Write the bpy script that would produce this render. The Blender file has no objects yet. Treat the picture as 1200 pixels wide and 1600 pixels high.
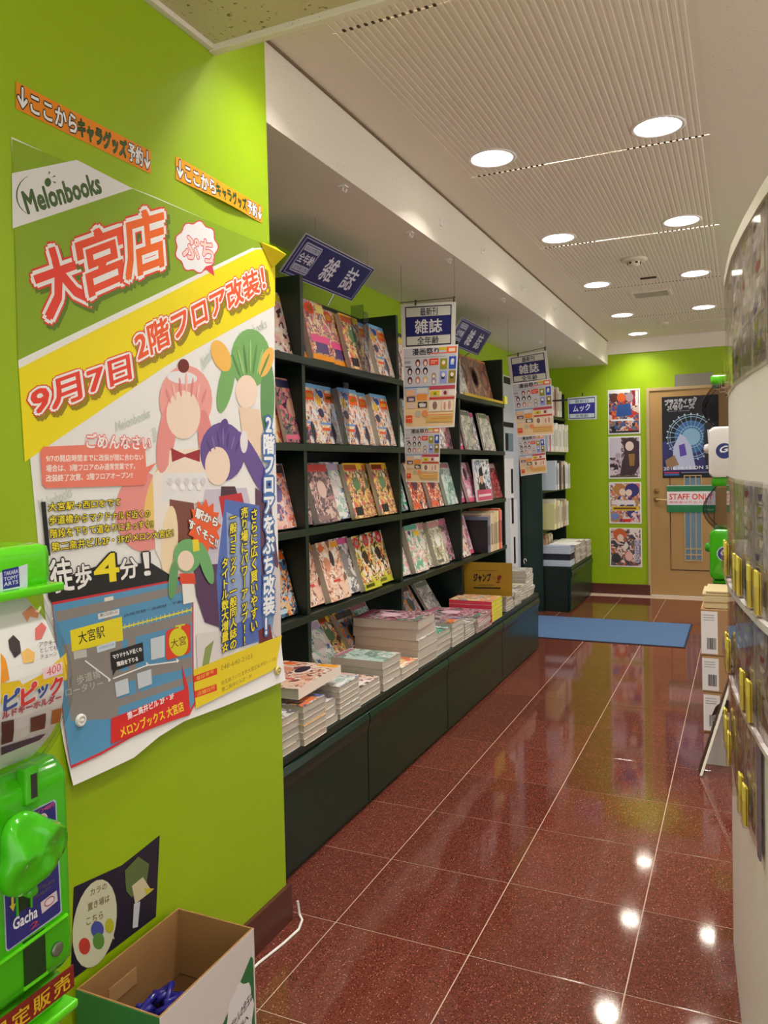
import bpy, bmesh, math, random
from mathutils import Vector, Matrix
random.seed(7)
SC = bpy.context.scene; COL = SC.collection
# ------------------------------------------------------------------ camera (measured from the photograph)
FPX, YAW, PITCH, ROLL, CYPX, CH = 1226.06, 0.4290, -0.0280, 0.0220, 766.1, 1.2991
def cam_axes():
    cy, sy = math.cos(YAW), math.sin(YAW); cp, sp = math.cos(PITCH), math.sin(PITCH); cr, sr = math.cos(ROLL), math.sin(ROLL)
    f = Vector((-sy*cp, cy*cp, sp)); r = Vector((cy, sy, 0)); d = f.cross(r)
    return cr*r + sr*d, -sr*r + cr*d, f
AR, AD, AF = cam_axes()
cd = bpy.data.cameras.new('camera'); cam = bpy.data.objects.new('camera', cd); COL.objects.link(cam)
cam.matrix_world = Matrix(((AR.x, -AD.x, -AF.x, 0), (AR.y, -AD.y, -AF.y, 0), (AR.z, -AD.z, -AF.z, CH), (0, 0, 0, 1)))
cd.sensor_fit = 'VERTICAL'; cd.sensor_height = 36.0; cd.lens = FPX/1600*36.0
cd.shift_y = (CYPX-800)/1600.0; cd.clip_start = 0.02
SC.camera = cam
# ------------------------------------------------------------------ world, exposure, lamp strength
w = bpy.data.worlds.new('world'); SC.world = w; w.use_nodes = True
w.node_tree.nodes['Background'].inputs[0].default_value = (1, .94, .87, 1)
w.node_tree.nodes['Background'].inputs[1].default_value = 1.4
SC.view_settings.view_transform = 'Standard'; SC.view_settings.look = 'None'
SC.view_settings.exposure = 0.0; SC.view_settings.gamma = 1.0; SC.view_settings.use_curve_mapping = False
try:
    SC.cycles.use_denoising = True; SC.cycles.max_bounces = 8; SC.cycles.transparent_max_bounces = 12
    SC.cycles.sample_clamp_indirect = 6.0; SC.cycles.caustics_refractive = False
except Exception: pass
LAMP = 285.0
LAMP_COL = (1.0, .94, .86)

# ------------------------------------------------------------------ measuring: a pixel of the photograph -> a point of a real plane
def ray(u, v): return AR*((u-600)/FPX) + AD*((v-CYPX)/FPX) + AF
def atx(u, v, x): d = ray(u, v); return Vector((0, 0, CH)) + d*(x/d.x)
def aty(u, v, y): d = ray(u, v); return Vector((0, 0, CH)) + d*(y/d.y)
def atz(u, v, z): d = ray(u, v); return Vector((0, 0, CH)) + d*((z-CH)/d.z)

# ------------------------------------------------------------------ materials
def lin(c):
    return tuple(((x/255)/12.92 if x/255 <= .04045 else ((x/255+.055)/1.055)**2.4) for x in c)
MATS = {}
def nodes(m):
    m.use_nodes = True; nt = m.node_tree; return nt, nt.nodes['Principled BSDF']
def flat(c, rough=.5, noise=.06, metal=0.0, coat=0.0, scale=40):
    key = (tuple(c), rough, noise, metal, coat)
    if key in MATS: return MATS[key]
    m = bpy.data.materials.new('paint'); nt, b = nodes(m)
    l = lin(c)
    b.inputs['Roughness'].default_value = rough; b.inputs['Metallic'].default_value = metal
    b.inputs['Coat Weight'].default_value = coat
    if noise:
        tc = nt.nodes.new('ShaderNodeTexCoord'); n = nt.nodes.new('ShaderNodeTexNoise'); n.inputs['Scale'].default_value = scale
        mx = nt.nodes.new('ShaderNodeMix'); mx.data_type = 'RGBA'
        mx.inputs[6].default_value = (*[x*(1-noise) for x in l], 1); mx.inputs[7].default_value = (*[min(1, x*(1+noise)) for x in l], 1)
        nt.links.new(tc.outputs['Object'], n.inputs['Vector']); nt.links.new(n.outputs['Fac'], mx.inputs[0]); nt.links.new(mx.outputs[2], b.inputs['Base Color'])
    else: b.inputs['Base Color'].default_value = (*l, 1)
    m.diffuse_color = (*l, 1); MATS[key] = m; return m
def ink(c): return flat(c, .45, 0)
def speckled(c, spot, rough=.7, scale=60, thr=.62, bump=0.0, fine=None, spread=.06):
    m = bpy.data.materials.new('speckled'); nt, b = nodes(m); b.inputs['Roughness'].default_value = rough
    tc = nt.nodes.new('ShaderNodeTexCoord'); n = nt.nodes.new('ShaderNodeTexNoise'); n.inputs['Scale'].default_value = scale; n.inputs['Detail'].default_value = 3
    rp = nt.nodes.new('ShaderNodeValToRGB'); rp.color_ramp.elements[0].position = thr; rp.color_ramp.elements[0].color = (*lin(c), 1)
    rp.color_ramp.elements[1].position = thr+spread; rp.color_ramp.elements[1].color = (*lin(spot), 1)
    nt.links.new(tc.outputs['Object'], n.inputs['Vector']); nt.links.new(n.outputs['Fac'], rp.inputs[0]); nt.links.new(rp.outputs[0], b.inputs['Base Color'])
    return m
def granite():
    m = bpy.data.materials.new('red_granite'); nt, b = nodes(m); N = nt.nodes.new; L = nt.links.new
    tc = N('ShaderNodeTexCoord'); v = N('ShaderNodeTexVoronoi'); v.inputs['Scale'].default_value = 460
    rp = N('ShaderNodeValToRGB'); rp.color_ramp.interpolation = 'CONSTANT'
    e = rp.color_ramp.elements; e[0].position = 0; e[0].color = (*lin((72, 34, 28)), 1); e[1].position = .16; e[1].color = (*lin((112, 58, 46)), 1)
    for p, c in ((.42, (100, 48, 38)), (.68, (124, 66, 52)), (.86, (86, 41, 34)), (.975, (186, 132, 112))):
        x = e.new(p); x.color = (*lin(c), 1)
    sep = N('ShaderNodeSeparateColor')
    L(tc.outputs['Object'], v.inputs['Vector']); L(v.outputs['Color'], sep.inputs[0]); L(sep.outputs[0], rp.inputs[0])
    oi = N('ShaderNodeObjectInfo'); mr = N('ShaderNodeMapRange'); mr.inputs[3].default_value = .88; mr.inputs[4].default_value = 1.1
    L(oi.outputs['Random'], mr.inputs[0]); mx = N('ShaderNodeVectorMath'); mx.operation = 'SCALE'
    L(rp.outputs[0], mx.inputs[0]); L(mr.outputs[0], mx.inputs['Scale']); L(mx.outputs[0], b.inputs['Base Color'])
    n2 = N('ShaderNodeTexNoise'); n2.inputs['Scale'].default_value = 5; m2 = N('ShaderNodeMapRange'); m2.inputs[3].default_value = .035; m2.inputs[4].default_value = .10
    L(tc.outputs['Object'], n2.inputs['Vector']); L(n2.outputs['Fac'], m2.inputs[0]); L(m2.outputs[0], b.inputs['Roughness'])
    b.inputs['IOR'].default_value = 1.58
    return m
def collage(name, pal, big=26, small=85, seed=0.0, mixf=.5, rough=.3):
    """printed cover art: overlapping patches of the cover's own colours"""
    m = bpy.data.materials.new(name); nt, b = nodes(m); N = nt.nodes.new; L = nt.links.new
    b.inputs['Roughness'].default_value = rough
    tc = N('ShaderNodeTexCoord'); mp = N('ShaderNodeMapping'); mp.inputs['Location'].default_value = (seed*1.3, seed*.7, seed*2.1)
    L(tc.outputs['Object'], mp.inputs[0])
    nz = N('ShaderNodeTexNoise'); nz.inputs['Scale'].default_value = 14; nz.inputs['Detail'].default_value = 3; L(mp.outputs[0], nz.inputs['Vector'])
    ad = N('ShaderNodeVectorMath'); ad.operation = 'MULTIPLY_ADD'; ad.inputs[1].default_value = (.09, .09, .09); L(nz.outputs['Color'], ad.inputs[0]); L(mp.outputs[0], ad.inputs[2])
    outs = []
    for k, sc in enumerate((big, small)):
        vo = N('ShaderNodeTexVoronoi'); vo.inputs['Scale'].default_value = sc; L(ad.outputs[0], vo.inputs['Vector'])
        sp = N('ShaderNodeSeparateColor'); L(vo.outputs['Color'], sp.inputs[0])
        rp = N('ShaderNodeValToRGB'); rp.color_ramp.interpolation = 'CONSTANT'; e = rp.color_ramp.elements
        n = len(pal); e[0].position = 0; e[0].color = (*lin(pal[0]), 1); e[1].position = 1/n; e[1].color = (*lin(pal[1]), 1)
        for i in range(2, n): x = e.new(i/n); x.color = (*lin(pal[i]), 1)
        L(sp.outputs[k], rp.inputs[0]); outs.append(rp)
    nm = N('ShaderNodeTexNoise'); nm.inputs['Scale'].default_value = 20; L(mp.outputs[0], nm.inputs['Vector'])
    gt = N('ShaderNodeMath'); gt.operation = 'GREATER_THAN'; gt.inputs[1].default_value = mixf; L(nm.outputs['Fac'], gt.inputs[0])
    mx = N('ShaderNodeMix'); mx.data_type = 'RGBA'; L(gt.outputs[0], mx.inputs[0]); L(outs[0].outputs[0], mx.inputs[6]); L(outs[1].outputs[0], mx.inputs[7])
    L(mx.outputs[2], b.inputs['Base Color']); return m
def pages_mat(c=(205, 198, 184), d=(168, 160, 146), axis='Y'):
    m = bpy.data.materials.new('page_edges'); nt, b = nodes(m); N = nt.nodes.new; L = nt.links.new
    tc = N('ShaderNodeTexCoord'); mp = N('ShaderNodeMapping'); s = {'X': (900, 6, 6), 'Y': (6, 900, 6), 'Z': (6, 6, 900)}[axis]; mp.inputs['Scale'].default_value = s
    n = N('ShaderNodeTexNoise'); n.inputs['Scale'].default_value = 1; n.inputs['Detail'].default_value = 2
    mx = N('ShaderNodeMix'); mx.data_type = 'RGBA'; mx.inputs[6].default_value = (*lin(d), 1); mx.inputs[7].default_value = (*lin(c), 1)
    L(tc.outputs['Object'], mp.inputs[0]); L(mp.outputs[0], n.inputs['Vector']); L(n.outputs['Fac'], mx.inputs[0]); L(mx.outputs[2], b.inputs['Base Color'])
    b.inputs['Roughness'].default_value = .9; return m
def clear(tint=(235, 240, 240), f=.93, rough=.03, name='clear_plastic', ior=1.5):
    m = bpy.data.materials.new(name); m.use_nodes = True; nt = m.node_tree; nt.nodes.clear(); N = nt.nodes.new; L = nt.links.new
    o = N('ShaderNodeOutputMaterial'); t = N('ShaderNodeBsdfTransparent'); t.inputs[0].default_value = (*[x*f for x in lin(tint)], 1)
    g = N('ShaderNodeBsdfGlossy'); g.inputs['Roughness'].default_value = rough; fr = N('ShaderNodeFresnel'); fr.inputs[0].default_value = ior
    mx = N('ShaderNodeMixShader'); ge = N('ShaderNodeNewGeometry'); sb = N('ShaderNodeMath'); sb.operation = 'SUBTRACT'; sb.inputs[0].default_value = 1; ml = N('ShaderNodeMath'); ml.operation = 'MULTIPLY'
    L(ge.outputs['Backfacing'], sb.inputs[1]); L(sb.outputs[0], ml.inputs[0]); L(fr.outputs[0], ml.inputs[1]); L(ml.outputs[0], mx.inputs[0]); L(t.outputs[0], mx.inputs[1]); L(g.outputs[0], mx.inputs[2]); L(mx.outputs[0], o.inputs[0]); return m
def emit(c, s):
    m = bpy.data.materials.new('lamp_glow'); m.use_nodes = True; nt = m.node_tree; nt.nodes.clear()
    o = nt.nodes.new('ShaderNodeOutputMaterial'); e = nt.nodes.new('ShaderNodeEmission'); e.inputs[0].default_value = (*c, 1); e.inputs[1].default_value = s
    nt.links.new(e.outputs[0], o.inputs[0]); return m
GREENWALL = flat((152, 186, 6), .42, .02, scale=3)
SOFFIT = speckled((232, 226, 212), (150, 136, 114), .65, 170, .675)
CEILW = speckled((228, 218, 202), (160, 142, 114), .6, 150, .68)
RIBM = speckled((228, 218, 202), (186, 172, 150), .6, 150, .69)
GRANITE = granite(); GROUT = flat((200, 176, 156), .8, .1)
BASEB = flat((84, 42, 34), .35, .1)
DKGREEN = flat((8, 40, 31), .3, .05); DKGREEN2 = flat((13, 31, 23), .38, .05)
WHITE = flat((238, 236, 234), .5, .02); PAPER = flat((240, 240, 242), .35, .0)
CARD = flat((176, 138, 96), .8, .06, scale=20); CARDIN = flat((160, 118, 70), .85, .08, scale=14)
CHROME = flat((200, 200, 200), .25, 0, metal=1.0)
PAGES = pages_mat(); PAGESG = pages_mat((186, 182, 174), (140, 136, 128)); CLEAR = clear()
LIME = flat((62, 178, 14), .16, 0, coat=.4); LIMEDK = flat((10, 50, 8), .4, 0)

# ------------------------------------------------------------------ mesh building
class MB:
    def __init__(s): s.v = []; s.f = []; s.mi = []; s.mats = []
    def mat(s, m):
        if m not in s.mats: s.mats.append(m)
        return s.mats.index(m)
    def add(s, vs, fs, m):
        b = len(s.v); s.v += [Vector(p) for p in vs]; k = s.mat(m)
        for f in fs: s.f.append([b+i for i in f]); s.mi.append(k)
        return s
    def box(s, x0, x1, y0, y1, z0, z1, m, bev=0, M=None):
        bm = bmesh.new(); bmesh.ops.create_cube(bm, size=1)
        for v in bm.verts: v.co = Vector(((x0+x1)/2+v.co.x*(x1-x0), (y0+y1)/2+v.co.y*(y1-y0), (z0+z1)/2+v.co.z*(z1-z0)))
        if bev: bmesh.ops.bevel(bm, geom=bm.edges[:], offset=bev, segments=2, affect='EDGES', profile=.6)
        s.bm(bm, m, M); return s
    def bm(s, bm, m, M=None):
        if M: bm.transform(M)
        bm.verts.index_update(); s.add([v.co.copy() for v in bm.verts], [[v.index for v in f.verts] for f in bm.faces], m); bm.free(); return s
    def lathe(s, prof, m, seg=24, M=None, axis='Z', cap=True):
        vs = []; fs = []
        for r, z in prof:
            for i in range(seg):
                a = 2*math.pi*i/seg; p = Vector((r*math.cos(a), r*math.sin(a), z)); vs.append(p)
        for j in range(len(prof)-1):
            for i in range(seg): fs.append([j*seg+i, j*seg+(i+1) % seg, (j+1)*seg+(i+1) % seg, (j+1)*seg+i])
        if cap:
            if prof[0][0] > 1e-5: fs.append(list(range(seg))[::-1])
            if prof[-1][0] > 1e-5: fs.append([(len(prof)-1)*seg+i for i in range(seg)])
        R = {'Z': Matrix.Identity(4), 'X': Matrix.Rotation(math.pi/2, 4, 'Y'), 'Y': Matrix.Rotation(-math.pi/2, 4, 'X')}[axis]
        M = (M or Matrix.Identity(4)) @ R
        s.add([M @ p for p in vs], fs, m); return s
    def tube(s, pts, r, m, seg=8):
        pts = [Vector(p) for p in pts]; vs = []; fs = []
        for i, p in enumerate(pts):
            t = (pts[min(i+1, len(pts)-1)]-pts[max(i-1, 0)]).normalized()
            a = t.cross(Vector((0, 0, 1))); a = a.normalized() if a.length > 1e-3 else Vector((1, 0, 0)); b = t.cross(a)
            for k in range(seg): an = 2*math.pi*k/seg; vs.append(p+a*math.cos(an)*r+b*math.sin(an)*r)
        for i in range(len(pts)-1):
            for k in range(seg): fs.append([i*seg+k, i*seg+(k+1) % seg, (i+1)*seg+(k+1) % seg, (i+1)*seg+k])
        fs += [list(range(seg))[::-1], [(len(pts)-1)*seg+k for k in range(seg)]]
        s.add(vs, fs, m); return s
    def prism(s, poly, d, m, back=0):
        """poly of 3D points pushed by the vector d into a solid"""
        n = len(poly); poly = [Vector(p) for p in poly]; d = Vector(d)
        vs = poly+[p+d for p in poly]; fs = [list(range(n)), list(range(n, 2*n))[::-1]]+[[i, (i+1) % n, n+(i+1) % n, n+i][::-1] for i in range(n)]
        s.add(vs, fs, m); return s
    def build(s, name, parent=None, smooth=False, world=False):
        me = bpy.data.meshes.new(name); me.from_pydata([tuple(v) for v in s.v], [], s.f)
        for m in s.mats: me.materials.append(m)
        me.polygons.foreach_set('material_index', s.mi)
        if smooth: me.polygons.foreach_set('use_smooth', [True]*len(s.f))
        me.update()
        bm = bmesh.new(); bm.from_mesh(me)
        if not getattr(s, 'nonormal', False): bmesh.ops.recalc_face_normals(bm, faces=bm.faces)
        bm.to_mesh(me); bm.free()
        o = bpy.data.objects.new(name, me); COL.objects.link(o)
        if parent:
            o.parent = parent
            if world: o.matrix_parent_inverse = XF.get(parent.name, Matrix.Identity(4)).inverted()
        return o
XF = {}
def tag(o, label=None, cat=None, group=None, kind=None):
    if label: o['label'] = label
    if cat: o['category'] = cat
    if group: o['group'] = group
    if kind: o['kind'] = kind
    return o
def empty(name, loc=(0, 0, 0), rz=0):
    o = bpy.data.objects.new(name, None); COL.objects.link(o); o.location = loc; o.rotation_euler = (0, 0, rz)
    XF[o.name] = Matrix.Translation(loc) @ Matrix.Rotation(rz, 4, 'Z'); o.empty_display_size = .05; return o
def copy_tree(o, parent=None):
    c = o.copy(); COL.objects.link(c); c.parent = parent
    for ch in list(o.children): copy_tree(ch, c)
    return c

# ------------------------------------------------------------------ lettering
GC = {}
TXC = bpy.data.curves.new('tx', 'FONT'); TXO = bpy.data.objects.new('tx', TXC)
def glyphs(s, off):
    k = (s, round(off, 4))
    if k in GC: return GC[k]
    TXC.body = s; TXC.size = 1; TXC.resolution_u = 2; TXC.offset = off; TXC.align_x = 'CENTER'; TXC.space_line = .98
    COL.objects.link(TXO); dg = bpy.context.evaluated_depsgraph_get(); dg.update(); ev = TXO.evaluated_get(dg); me = ev.to_mesh()
    vs = [(v.co.x, v.co.y) for v in me.vertices]; fs = [list(p.vertices) for p in me.polygons]
    ev.to_mesh_clear(); COL.objects.unlink(TXO); GC[k] = (vs, fs); return GC[k]
def gbox(s, off=0.0):
    vs, _ = glyphs(s, off)
    return min(v[0] for v in vs), max(v[0] for v in vs), min(v[1] for v in vs), max(v[1] for v in vs)
class Print:
    """flat print on a surface; frame(a, b, lift) gives the point on the real surface"""
    def __init__(s, frame, step=.00006): s.frame = frame; s.step = step; s.items = []; s.n = 0
    def poly(s, pts, c, layer=None):
        s.n = s.n+1 if layer is None else layer; s.items.append((pts, [list(range(len(pts)))], c, s.n)); return s
    def mesh(s, vs, fs, c, layer): s.items.append((vs, fs, c, layer))
    def ell(s, cx, cy, rx, ry, c, n=24, wob=0, k=0, layer=None):
        return s.poly([(cx+rx*(1+wob*math.cos(k*t))*math.cos(t), cy+ry*(1+wob*math.cos(k*t))*math.sin(t)) for t in [2*math.pi*i/n for i in range(n)]], c, layer)
    def line(s, a, b, wd, c):
        dx, dy = b[0]-a[0], b[1]-a[1]; l = math.hypot(dx, dy) or 1; nx, ny = -dy/l*wd/2, dx/l*wd/2
        return s.poly([(a[0]+nx, a[1]+ny), (b[0]+nx, b[1]+ny), (b[0]-nx, b[1]-ny), (a[0]-nx, a[1]-ny)], c)
    def text(s, t, bl, br, tl, styles, shadow=None):
        """styles = [(offset, colour), ...] from the back outline to the letter itself"""
        x0, x1, y0, y1 = gbox(t)
        def mp(p, dx=0, dy=0):
            a = (p[0]-x0)/(x1-x0); b = (p[1]-y0)/(y1-y0)
            return (bl[0]+a*(br[0]-bl[0])+b*(tl[0]-bl[0])+dx, bl[1]+a*(br[1]-bl[1])+b*(tl[1]-bl[1])+dy)
        vs, fs = glyphs(t, 0)
        for off, c in styles:
            s.n += 1
            if off < .006: s.mesh([mp(v) for v in vs], fs, c, s.n); continue
            k = 4 if off <= .035 else 9
            for i in range(k):
                a = 2*math.pi*(i+.5)/k; s.mesh([mp((v[0]+off*math.cos(a), v[1]+off*math.sin(a))) for v in vs], fs, c, s.n+.09*i)
        return s
    def build(s, name, parent, world=False, cuts=None):
        bm = bmesh.new(); mats = []
        for vs, fs, c, ly in s.items:
            m = c if isinstance(c, bpy.types.Material) else ink(c)
            if m not in mats: mats.append(m)
            bv = [bm.verts.new((v[0], v[1], ly)) for v in vs]
            for f in fs:
                try: fc = bm.faces.new([bv[i] for i in f]); fc.material_index = mats.index(m)
                except ValueError: pass
        bmesh.ops.triangulate(bm, faces=[f for f in bm.faces if len(f.verts) > 4])
        if cuts:
            for ax, vals in cuts:
                n = Vector((1, 0, 0)) if ax == 0 else Vector((0, 1, 0))
                for q in vals:
                    bmesh.ops.bisect_plane(bm, geom=bm.verts[:]+bm.edges[:]+bm.faces[:], plane_co=n*q, plane_no=n, dist=1e-6)
        for v in bm.verts: v.co = s.frame(v.co.x, v.co.y, s.step*v.co.z)
        me = bpy.data.meshes.new(name); bm.to_mesh(me); bm.free()
        for m in mats: me.materials.append(m)
        o = bpy.data.objects.new(name, me); COL.objects.link(o); o.parent = parent
        if world: o.matrix_parent_inverse = XF.get(parent.name, Matrix.Identity(4)).inverted()
        return o

# ================================================================== THE ROOM
XS, XP, XA = -1.207, -1.207, -1.83          # soffit face, poster wall, alcove back wall
YP, YE = 1.90, 8.04; ZC, ZS, ZL = 2.509, 2.277, 2.365
XR, YB = 2.2, -1.9
def struct(o): return tag(o, kind='structure')
fl = struct(MB().box(-2.1, XR+.1, YB-.1, YE+.1, -.08, -.0010, GROUT).build('floor'))
tm = MB().box(-.1985, .1985, -.19515, .19515, -.012, 0, GRANITE, .0004).build('floor_tile', fl)
tm.location = (-1.0731+.2, 2.3412+.19665, 0); first = True
for i in range(-3, 7):
    for j in range(-10, 15):
        x, y = -1.0731+.4*i+.2, 2.3412+.3933*j+.19665
        if y+.2 > YE or x+.2 > XR+.05 or (i == 0 and j == 0): continue
        if x < -1.5 and y < 1.9: continue
        c = tm.copy(); COL.objects.link(c); c.parent = fl; c.location = (x, y, 0)
def wall(name, x0, x1, y0, y1, z0, z1, m=GREENWALL): return struct(MB().box(x0, x1, y0, y1, z0, z1, m).build(name))
wall('wall_left', XP-.5, XP, YB, YP, 0, 2.6)
wall('wall_alcove', XA-.1, XA, YP, YE+.1, 0, 2.6)
we = wall('wall_end', XA, XR+.1, YE, YE+.1, 0, 2.6)
MB().box(XA, -1.222, YE-.012, YE, 0, ZS, GREENWALL).build('wall_step', we)
struct(MB().box(XP, XP+.012, YB, YP+.0, 0, .105, BASEB).box(XP-.4, XP+.012, YP, YP+.012, 0, .105, BASEB).build('baseboard_left'))
struct(MB().box(-1.60, -.83, YE-.024, YE, 0, .10, BASEB).box(-.02, XR, YE-.012, YE, 0, .10, BASEB).build('baseboard_end'))
# soffit over the shelves
struct(MB().box(XA, XS, 1.9005, YE, ZS, 2.60, SOFFIT).build('trim_1'))
struct(MB().box(XS, XS+.008, 1.665, YE, ZC-.006, ZC+.001, flat((120, 104, 80), .8, 0)).build('trim_shadow_gap'))  # dark colour stands for the shadow in the gap between soffit and ceiling
struct(MB().box(XS, XR, YE-.022, YE, 2.372, ZC, SOFFIT).build('trim_2'))
# ceiling made of sheets; holes are left for the recessed lamps
RH = .086
def sheet(name, prof, y0, y1, holes, m, parent):
    """prof = [(x, z)] along the sheet's width"""
    mb = MB(); mb.nonormal = True
    for (xa, za), (xb, zb) in zip(prof[:-1], prof[1:]):
        if xb-xa < 1e-6:
            continue
        h = [q for q in holes if q[0]-RH < (xa+xb)/2 < q[0]+RH]
        def d(x, q): return math.sqrt(max(0, RH**2-(x-q[0])**2))
        if not h: mb.add([(xa, y0, za), (xb, y0, zb), (xb, y1, zb), (xa, y1, za)], [[0, 3, 2, 1]], m)
        else:
            q = h[0]
            mb.add([(xa, y0, za), (xb, y0, zb), (xb, q[1]-d(xb, q), zb), (xa, q[1]-d(xa, q), za)], [[0, 3, 2, 1]], m)
            mb.add([(xa, q[1]+d(xa, q), za), (xb, q[1]+d(xb, q), zb), (xb, y1, zb), (xa, y1, za)], [[0, 3, 2, 1]], m)
    return mb.build(name, parent)
LAMPS = [(-.887, 1.81), (-.268, 1.81)]+[(x, 3.03+1.222*k) for k in range(4) for x in (-.887, -.268)]+[(-.885, 7.73)]
ce = struct(MB().box(XS, -1.03, 1.66, YE, ZC, ZC+.012, CEILW).box(-.10, XR, 1.66, YE, ZC, ZC+.012, CEILW).build('ceiling'))
MB().box(XP-.1, XR, YB, YE, ZC+.30, ZC+.32, CEILW).build('ceiling_slab', ce)
ribs = []; P = .0222; n = int(.93/P)
for k in range(n):
    x = -1.03+k*P
    ribs += [(x, ZC), (x+.0125, ZC), (x+.0142, ZC+.0013), (x+.0205, ZC+.0013)]
ribs.append((-.10, ZC))
fine = []
for (xa, za), (xb, zb) in zip(ribs[:-1], ribs[1:]):
    for t in range(3): fine.append((xa+(xb-xa)*t/3, za+(zb-za)*t/3))
fine.append(ribs[-1])
MB_ = MB()
for yy in (1.968, 3.19, 4.412, 5.634, 6.856): MB_.box(-1.035, -.095, yy-.012, yy+.012, ZC+.0075, ZC+.009, RIBM)
tag(MB_.build('seam_light_stop', ce), kind='stuff')  # strips added above the panel seams to stop lamp light leaking through
ys = [1.66, 1.968, 3.19, 4.412, 5.634, 6.856, YE]
for a, b in zip(ys[:-1], ys[1:]):
    sheet('ceiling_panel', fine, a+.0015, b-.0015, [q for q in LAMPS if a < q[1] < b], RIBM, ce)
# air slots beside the lamps
DARKHOLE = flat((70, 56, 40), .9, 0)
for yy, segs in ((3.19, ((-1.025, -.737), (-.411, -.124))), (4.412, ((-1.025, -.737), (-.411, -.124))), (5.634, ((-1.02, -.12),)), (6.856, ((-1.02, -.12),)), (1.968, ((-1.02, -.737), (-.411, -.124)))):
    mb = MB()
    for a, b in segs:
        x = -1.03+math.ceil((a+1.03)/P)*P
        while x < b: mb.box(x+.013, x+.0215, yy-.006, yy+.006, ZC-.0008, ZC+.0065, DARKHOLE); x += P
    tag(mb.build('air_slots', ce), kind='stuff')
# lower ceiling over the place where the photographer stands
NL = [(-.50, .55), (.35, .55), (-.50, -.75), (.35, -.75)]
lc = struct(empty('ceiling_low'))
xs = sorted(set([XP, XR]+[q[0]+RH*math.cos(math.pi*i/20) for q in NL[:2] for i in range(21)]))
for a, b, hs in ((YB, -.1, NL[2:]), (-.1, 1.66, NL[:2])):
    sheet('ceiling_panel', [(x, ZL) for x in xs], a, b-(.02 if b > 1 else 0), hs, speckled((206, 198, 160), (120, 106, 70), .7, 75, .63), lc)
MB().box(XP, XR, 1.640, 1.664, ZL-.016, ZC+.02, SOFFIT, .004).build('ceiling_edge', lc)
MB().box(XP, XP+.018, YB, 1.640, ZL-.012, ZL+.01, SOFFIT, .003).build('ceiling_edge', lc)

# ------------------------------------------------------------------ downlights
GLOW = emit(LAMP_COL, LAMP); REFL = flat((240, 238, 232), .22, 0, metal=.85)
def downlight(x, y, z, label, group, rr=RH):
    t = empty('ceiling_light', (x, y, z)); tag(t, label, 'ceiling light', group)
    f = MB(); f.lathe([(rr-.006, .004), (rr+.008, .004), (rr+.010, -.001), (rr+.006, -.004), (rr-.004, -.003), (rr-.006, .004)], WHITE, 40, cap=False); f.build('rim', t, True)
    r = MB(); r.nonormal = True; r.lathe([(rr-.004, 0), (rr-.006, .05), (rr-.012, .11), (rr-.010, .12), (rr+.001, .12), (rr+.001, .004)], REFL, 40, cap=False); r.build('reflector', t, True)
    l = MB(); l.lathe([(.001, .084), (.06, .086), (.073, .094), (.073, .11)], GLOW, 32, cap=False); l.build('lamp', t, True)
    return t
ordl = ['nearest', 'second', 'third', 'fourth', 'fifth']
for i, (x, y) in enumerate(LAMPS):
    left = x < -.5
    if i < 2: lab = 'recessed round ceiling light half hidden by the edge of the lower ceiling' if left else 'recessed round ceiling light above the top edge of the view, right row'
    elif i == 10: lab = 'farthest round ceiling light, close to the end wall'
    else:
        lab = 'recessed round ceiling light, %s in the %s row' % (['', 'nearest large one', 'second largest one', 'third one', 'fourth one'][i//2], 'left' if left else 'right')
    downlight(x, y, ZC, lab, 'round downlights in the ceiling')
for i, (x, y) in enumerate(NL): downlight(x, y, ZL, 'recessed round light in the low ceiling, %s' % ('left beside the poster', 'right above the display stand', 'left behind the viewer', 'right behind the viewer')[i], 'round downlights in the low ceiling')

# smoke detector, vent, small ceiling fittings
t = empty('smoke_detector', (-.577, 4.906, ZC)); tag(t, 'round white smoke detector on the ceiling between the third lamps', 'smoke detector')
MB().lathe([(.075, .001), (.075, -.008), (.06, -.014), (.001, -.014)], CEILW, 28).build('base', t, True)
m_ = MB().lathe([(.036, -.013), (.034, -.035), (.022, -.042), (.001, -.043)], CEILW, 24).build('sensor_head', t, True)
mb = MB()
for k in range(6): a = k*math.pi/3; mb.box(-.007, .007, -.003, .003, -.031, -.02, DARKHOLE, M=Matrix.Translation((.0355*math.cos(a), .0355*math.sin(a), 0)) @ Matrix.Rotation(a+math.pi/2, 4, 'Z'))
mb.build('sensor_slots', t)
t = empty('air_vent', (-.585, 5.95, ZC)); tag(t, 'pale rectangular ceiling vent beyond the smoke detector', 'air vent')
mb = MB()
for a in ((-.135, .135, -.11, -.09), (-.135, .135, .09, .11), (-.135, -.115, -.09, .09), (.115, .135, -.09, .09)): mb.box(*a, -.010, .001, CEILW, .002)
mb.build('frame', t); mb = MB()
for k in range(9): MB().box(-.115, .115, -.085+k*.02, -.077+k*.02, -.008, .0, flat((196, 188, 168), .6, .03)).build('slat', t)
MB().box(-.115, .115, -.09, .09, -.001, .001, DARKHOLE).build('backing', t)
t = empty('ceiling_hatch', (-.38, 7.5, ZC)); tag(t, 'square access panel in the far ceiling near the end wall', 'access panel')
MB().box(-.25, .25, -.22, .22, -.003, .001, RIBM, .001).build('panel', t)
t = tag(MB().lathe([(.045, .001), (.045, -.012), (.03, -.018), (.001, -.018)], CEILW, 20, Matrix.Translation((-.62, 7.25, ZC))).build('ceiling_sounder'), 'small round cap on the far ceiling beside the last lamps', 'detector')
t = tag(MB().box(-.60, -.50, 5.42, 5.445, ZC-.008, ZC+.001, DARKHOLE, .002).build('ceiling_bracket'), 'small dark bracket on the ceiling just before the vent', 'bracket')
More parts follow.
